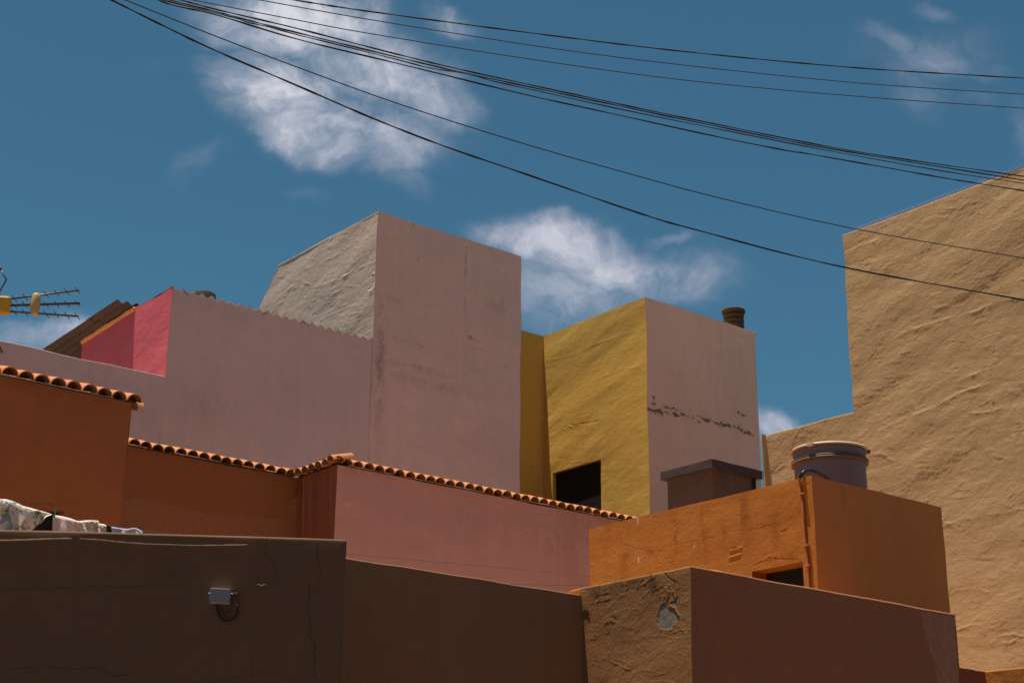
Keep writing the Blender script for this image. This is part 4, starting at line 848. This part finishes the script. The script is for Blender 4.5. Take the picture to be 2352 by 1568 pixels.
# ------------------------------------------------------------------ small orange yard wall, bottom right
ck = at(2262, 1541, x=17.6); XK, YK, ZK = ck
root = empty('yard_wall', (XK, YK, 0), 'small orange yard wall with an inner corner at the lower right', 'wall')
a = Acc(); AX(YK).face(a, XK-2.2, XK, 0, ZK, ZK-.5, .012, 'smooth', .004, 121, rnd=.012, jitter=.012, fade=(0, 0), mat=1); AY(XK).face(a, YK-2.2, YK, 0, ZK, ZK-.5, .012, 'rough', .004, 122, rnd=.02, jitter=.012, fade=(0, 0))
a.quad((XK-2.2, YK+.2, 0), (XK+.2, YK+.2, 0), (XK+.2, YK+.2, ZK), (XK-2.2, YK+.2, ZK)); a.quad((XK-2.2, YK+.01, ZK-.003), (XK+.2, YK+.01, ZK-.003), (XK+.2, YK+.2, ZK-.003), (XK-2.2, YK+.2, ZK-.003))
a.quad((XK+.02, YK-2.2, ZK-.003), (XK+.2, YK-2.2, ZK-.003), (XK+.2, YK+.01, ZK-.003), (XK+.02, YK+.01, ZK-.003)); a.quad((XK+.2, YK-2.2, 0), (XK+.2, YK+.2, 0), (XK+.2, YK+.2, ZK), (XK+.2, YK-2.2, ZK))
a.build('wall', [M['orange'], M['rust']], root)

# ------------------------------------------------------------------ terraces (sunlit floors between the walls)
a = Acc()
a.quad((7.2, Y2+.21, 3.55), (XH-.01, Y2+.21, 3.55), (XH-.01, YR3-.01, 3.55), (7.2, YR3-.01, 3.55)); tag(a.build('terrace', M['roof']), kind='structure')
a = Acc(); a.quad((XH-.01, yHf+.01, 5.0), (XB-.2, yHf+.01, 5.0), (XB-.2, YR3-.01, 5.0), (XH-.01, YR3-.01, 5.0)); a.quad((xHr+.01, YK+.25, 3.2), (XB-.01, YK+.25, 3.2), (XB-.01, yHf, 3.2), (xHr+.01, yHf, 3.2)); tag(a.build('flat_roofs', M['roof']), kind='structure')
a = Acc(); a.quad((XQ-9, Y2+1.5, 3.3), (7.19, Y2+1.5, 3.3), (7.19, YQ-.01, 3.3), (XQ-9, YQ-.01, 3.3)); tag(a.build('terrace', M['roof']), kind='structure')
a = Acc(); a.quad((XQ+.01, YP-.01, 7.4), (XB, YP-.01, 7.4), (XB, YR2+.31, 7.4), (XQ+.01, YR2+.31, 7.4)); tag(a.build('flat_roofs', M['roof']), kind='structure')

# ------------------------------------------------------------------ laundry
DL = 16.2
pa_ = at(-120, 1118, d=DL-.3); pb_ = at(640, 1290, d=DL+1.2)
def lay(px, py): 
    t = px/330.; return at(px, py, d=DL+.5*t)
def cloth(name, top, bot, mat, label, cat, amp=.03, fr=14, n=70, m=26, fold=(.0, .0), group=None, fuzz=0, th=.004, seed=0):
    top = np.array(top, float); bot = np.array(bot, float); V = []
    tt = np.linspace(0, 1, n); tx = np.interp(tt, np.linspace(0, 1, len(top)), top[:, 0]); ty = np.interp(tt, np.linspace(0, 1, len(top)), top[:, 1])
    bx = np.interp(tt, np.linspace(0, 1, len(bot)), bot[:, 0]); by = np.interp(tt, np.linspace(0, 1, len(bot)), bot[:, 1])
    vd = np.array([fw[0], fw[1], 0]); vd /= np.linalg.norm(vd)
    for k in range(n):
        for j in range(m):
            s = j/(m-1); p = lay(tx[k]*(1-s)+bx[k]*s, ty[k]*(1-s)+by[k]*s)
            # rolls over the line at the top, then folds
            roll = -.055*math.sqrt(max(0, 1-(1-min(1, s*5))**2))
            f_ = amp*(s**.6)*(math.sin(tt[k]*fr+2.5*s+seed)+.5*math.sin(tt[k]*fr*2.3+seed*2-3*s))
            fz = fuzz*fbm(np.array([tt[k]*n*.5]), np.array([s*m*.5]), 3, 5)[0] if fuzz else 0
            V.append(p+vd*(roll+f_+fz)+np.array([0, 0, fz*.5]))
    a = Acc(); a.add(V, [[k*m+j, k*m+j+1, (k+1)*m+j+1, (k+1)*m+j] for k in range(n-1) for j in range(m-1)])
    o = a.build(name, M[mat]); tag(o, label, cat, group)
    sl = o.modifiers.new('thick', 'SOLIDIFY'); sl.thickness = th
    return o
cloth('bed_sheet', cpts(ln, [(-300, 60), (0, 75), (95, 80), (200, 108), (320, 170), (480, 215), (650, 262), (760, 302)]), cpts(ln, [(-300, 700), (0, 700), (110, 700), (220, 690), (330, 600), (480, 520), (590, 420), (745, 330)]),
      'floral', 'cream floral bed sheet hanging over the brown wall at the left edge', 'bed sheet', .028, 15, 110, 30)
cloth('cloth', cpts(ln, [(785, 306), (880, 320), (1000, 350), (1080, 380), (1150, 400)]), cpts(ln, [(755, 640), (900, 640), (1050, 640), (1200, 640), (1260, 640)]), 'towelpink', 'smooth pale pink cloth pegged between floral sheet and cream towel', 'cloth', .022, 9)
cloth('towel', cpts(ln, [(1130, 388), (1200, 384), (1300, 380), (1400, 383), (1415, 425), (1490, 438), (1535, 470), (1568, 530)]), cpts(ln, [(1240, 640), (1290, 640), (1340, 640), (1400, 640), (1450, 640), (1500, 640), (1550, 640), (1572, 640)]), 'towel', 'fluffy cream towel bunched on the clothesline beside the red peg', 'towel', .03, 12, 90, 40, fuzz=.014, th=.01, seed=2)
cloth('garment', cpts(ln, [(1555, 470), (1590, 470), (1640, 482), (1745, 497), (1830, 507), (1910, 490), (1960, 498), (2040, 545)]), cpts(ln, [(1555, 640), (1640, 640), (1700, 640), (1745, 640), (1830, 640), (1910, 640), (1990, 640), (2060, 640)]), 'bluegrey', 'blue-grey garment hanging right of the red peg', 'garment', .02, 16, seed=1)
cloth('dark_garment', cpts(ln, [(1558, 462), (1600, 470), (1622, 490)]), cpts(ln, [(1562, 640), (1600, 640), (1640, 640)]), 'darkcloth', 'small dark green patterned cloth beside the red peg', 'cloth', .004, 6, 20, 14)
for o in [x for x in bpy.data.objects if x.name.startswith('dark_garment')]: o.location -= Vector((fw[0], fw[1], 0))*.07
# clotheslines
def wire(pts, r, mat, name, label, cat, group=None, sag=0):
    P = crv(pts, 60); 
    if sag: t = np.linspace(0, 1, len(P)); P[:, 2] -= sag*4*t*(1-t)
    a = Acc(); a.tube(P, r, 6); return tag(a.build(name, M[mat]), label, cat, group)
G = 'clotheslines behind the front walls'
wire([lay(*ln(-500, 30)), lay(*ln(0, 78)), lay(*ln(770, 308)), lay(*ln(1150, 402)), lay(*ln(1560, 490)), lay(*ln(2280, 548)), lay(460, 1236), at(780, 1262, d=16.5)], .0022, 'line', 'clothesline', 'clothesline carrying the washing behind the dark brown wall', 'clothesline', G)
wire([at(700, 1262.5, d=15.8), at(795, 1271, d=15.9), at(1100, 1298, d=16.2), at(1400, 1326, d=16.3), at(1480, 1333, d=16.4)], .0022, 'line', 'clothesline', 'upper thin clothesline crossing in front of the rose wall', 'clothesline', G)
wire([at(1040, 1335, d=15.9), at(1190, 1341, d=16.0), at(1345, 1343.5, d=16.3), at(1420, 1344, d=16.4)], .0025, 'line', 'clothesline', 'lower thin green clothesline just above the low brown wall', 'clothesline', G)
# pegs
def peg(c, tilt, mat, label, h=.075):
    p = lay(*c)-np.array([fw[0], fw[1], 0])*.06; r_ = empty('clothes_peg', p, label, 'clothes peg', 'clothes pegs on the clothesline')
    for s_ in (-1, 1):
        a = Acc(); Mx = Matrix.Translation(Vector(p)) @ Matrix.Rotation(YAW-math.pi/2, 4, 'Z') @ Matrix.Rotation(tilt, 4, 'Y') @ Matrix.Rotation(s_*.10, 4, 'X')
        a.box(-.006, .006, s_*.006-.004, s_*.006+.004, -h*.45, h*.55, M=Mx); a.box(-.007, .007, s_*.006-.005, s_*.006+.005, h*.42, h*.56, M=Mx); a.build('peg_leg', M[mat], r_, .0015)
    a = Acc(); a.tube([list(Mx @ Vector((-.009, 0, .008))), list(Mx @ Vector((.009, 0, .008)))], .0045, 8); a.build('peg_spring', M['band'], r_)
peg(ln(805, 300), .20, 'peggreen', 'green clothes peg between the floral sheet and the pink cloth', .095)
peg(ln(1552, 443), .18, 'pegred', 'red clothes peg between the cream towel and the blue-grey garment', .085)
peg(ln(2284, 535), .12, 'pegdark', 'dark green clothes peg alone on the line right of the washing', .05)

# ------------------------------------------------------------------ antenna
DA = 19.0
def aa_(x, y, dd=0): return at(*an(x, y), d=DA+dd)
hub = aa_(20, 770); base_z = ZQ+.0
mx, my = at(-40, 705, d=DA+.05)[:2]; 
YB_ = YQ+.4
ant = empty('tv_antenna', (mx, my, 5.9), 'triple-boom television antenna with yellow plastic hub at the left edge', 'antenna')
for (p, q, rr) in (((95, 695), (935, 590), .016), ((95, 770), (940, 745), .021), ((90, 838), (925, 897), .016)):
    a = Acc(); P0, P1 = aa_(*p), aa_(*q); P0 = P0+(P0-P1)*.10; a.tube([P0, P1], rr*.75, 8); bo = a.build('boom', M['alu'], ant)
vdir = np.array([math.cos(YAW+.21), math.sin(YAW+.21), 0]); sdir = np.array([math.sin(YAW+.21), -math.cos(YAW+.21), 0])
for (p, q) in (((95, 695), (935, 590)), ((95, 770), (940, 745)), ((90, 838), (925, 897))):
    for x_ in (165, 295, 541, 665, 786, 908):
        t = (x_-p[0])/(q[0]-p[0]); c = aa_(x_, p[1]+(q[1]-p[1])*t); e = vdir*.115+sdir*.026
        a = Acc(); a.tube([c-e, c+e], .0055, 6); a.build('element', M['alu'], ant)
a = Acc(); c = aa_(417, 757); hz_ = (aa_(417, 628)[2]-aa_(417, 890)[2])/2; n_ = 13
prof = [(0.001, -hz_)]+[(.055*math.cos(t)**.45+.004, hz_*math.sin(t)) for t in np.linspace(-1.35, 1.35, n_)]+[(.001, hz_)]
a.lathe(c-np.array([0, 0, 0]), prof, 24); a.build('boom_spacer', M['spacerpl'], ant)
a = Acc(); c = aa_(25, 768); hz_ = (aa_(25, 662)[2]-aa_(25, 875)[2])/2
Mx = Matrix.Translation(Vector(c)) @ Matrix.Rotation(YAW+.2-math.pi/2, 4, 'Z'); a.box(-.11, .095, -.05, .05, -hz_, hz_, M=Mx); a.build('hub', M['yellowpl'], ant, .03)
a = Acc(); ms = np.array([mx, my, 0]); a.tube([ms+[0, 0, 5.9], ms+[0, 0, hub[2]+.45]], .022, 10); a.build('mast', M['alu'], ant)
for L in (((5, 345), (75, 465), (0, 600), (-160, 760)), ((30, 1320), (0, 1262), (-160, 900))):
    a = Acc(); P = [aa_(*p) for p in L]; a.tube(P, .010, 6); a.build('reflector_frame', M['alu'], ant)
    for t in np.linspace(.1, .95, 5):
        c = P[-1]+(P[-2]-P[-1])*t; a = Acc(); a.tube([c-vdir*.28, c+vdir*.28], .005, 6); a.build('reflector_rod', M['alu'], ant)
a = Acc(); c = aa_(2, 335); a.lathe(c-np.array([0, 0, .02]), [(.001, 0), (.018, .006), (.02, .02), (.012, .036), (.001, .04)], 12); a.build('end_cap', M['black'], ant)

# ------------------------------------------------------------------ overhead cables
CB = [
 ([(255.6, 0), (372, 58), (496, 117), (683.7, 197.5), (857.5, 272.5), (1018, 335), (1196, 396), (1466.8, 489), (1592.5, 526), (1930, 611.8), (2352, 689)], 3.4, 'cable', 'lowest thick black cable, sagging across the sky and the tan building'),
 ([(286.8, 0), (496, 83.8), (683.7, 155), (918.7, 240), (1196, 328), (1420, 392), (1653.7, 455), (1977, 528.3), (2352, 593)], 2.2, 'cable', 'thin cable just above the lowest one, crossing the tan building corner'),
 ([(361.8, 0), (400, 13), (496, 34.4), (683.7, 90.6), (918.7, 147.5), (1196, 215), (1380, 255.5), (1653.7, 315.5), (1817.5, 347.8), (1845, 351.5), (1990, 377), (2155, 406.5), (2225, 418), (2352, 438.3)], 3.0, 'cable', 'wavy lowest cable of the middle bundle'),
 ([(371, 0), (496, 30.5), (545, 43), (571, 52), (620, 63), (683.7, 80.6), (780, 104), (918.7, 139), (985, 156), (1045, 165), (1094.5, 175), (1130, 186), (1196, 200.5), (1416, 249), (1653.7, 297.5), (1920.7, 349.5), (2178.5, 395), (2352, 421.5)], 2.6, 'cablethin', 'thin kinked cable woven through the middle bundle'),
 ([(386.8, 0), (496, 27), (543, 40), (683.7, 75.8), (918.7, 133.4), (1074, 169.5), (1196, 195.5), (1420, 243), (1653.7, 291.8), (1920.7, 344), (2352, 414)], 3.0, 'cable', 'black cable in the middle of the bundled cables'),
 ([(415, 0), (496, 21.9), (683.7, 66.3), (918.7, 126.6), (1074, 163.5), (1365, 226.8), (1592.5, 274.7), (1967.5, 348.3), (2352, 405.5)], 3.0, 'cable', 'top black cable of the middle bundle'),
 ([(440, 0), (683.7, 46.9), (857.5, 79), (1246.8, 140.5), (1592.5, 186.6), (1980, 222.5), (2352, 248.9)], 2.1, 'cablethin', 'third cable from the top, thin and nearly straight'),
 ([(593, 0), (857.5, 46.7), (1263.7, 110.7), (1592.5, 152.4), (1980, 191.5), (2352, 217)], 2.1, 'cablethin', 'second cable from the top, thin and nearly straight'),
 ([(671, 0), (857.5, 28), (1246.8, 79.5), (1592.5, 121), (1980, 157), (2352, 180)], 3.2, 'cable', 'topmost thick cable crossing the upper right sky')]
for i, (pts, wd, mt, lab) in enumerate(CB):
    Q0 = at(255, 0, d=11+.12*i)[:2]; Q1 = at(2352, 400, d=16.5+.12*i)[:2]; dv = Q1-Q0; nv = np.array([dv[1], -dv[0]]); nv /= np.linalg.norm(nv)
    pl = Wall(Q0, dv/np.linalg.norm(dv), nv)
    P = np.array(pts, float); s0 = P[0]-P[1]; s1 = P[-1]-P[-2]
    # carry on past both edges of the view
    L = np.linalg.norm(s0); s0 = s0/L; s1 = s1/np.linalg.norm(s1)
    W3 = [pl.world(*pl.px(*p)) for p in P]
    C2 = crv(W3, 150); e0 = C2[0]-C2[2]; e0 /= np.linalg.norm(e0); e1 = C2[-1]-C2[-3]; e1 /= np.linalg.norm(e1)
    C2 = np.vstack([C2[0]+e0*14, C2[0]+e0*5, C2, C2[-1]+e1*5+[0, 0, .1], C2[-1]+e1*20+[0, 0, 1.2]])
    d_ = np.hypot(C2[:, 0], C2[:, 1]); rr = wd/2/FPX*np.clip(14.0, 11, 17)*1.12
    # twisted flat cable: width changes slowly along the run
    s_ = np.arange(len(C2)); tw_ = 1+(.22*np.sin(s_*.55+i*2)+.12*np.sin(s_*1.3+i) if wd > 2.5 else 0*s_)
    a = Acc(); a.tube(C2, rr*tw_, 6); tag(a.build('overhead_cable', M[mt]), lab, 'cable', 'overhead cables strung across the sky')
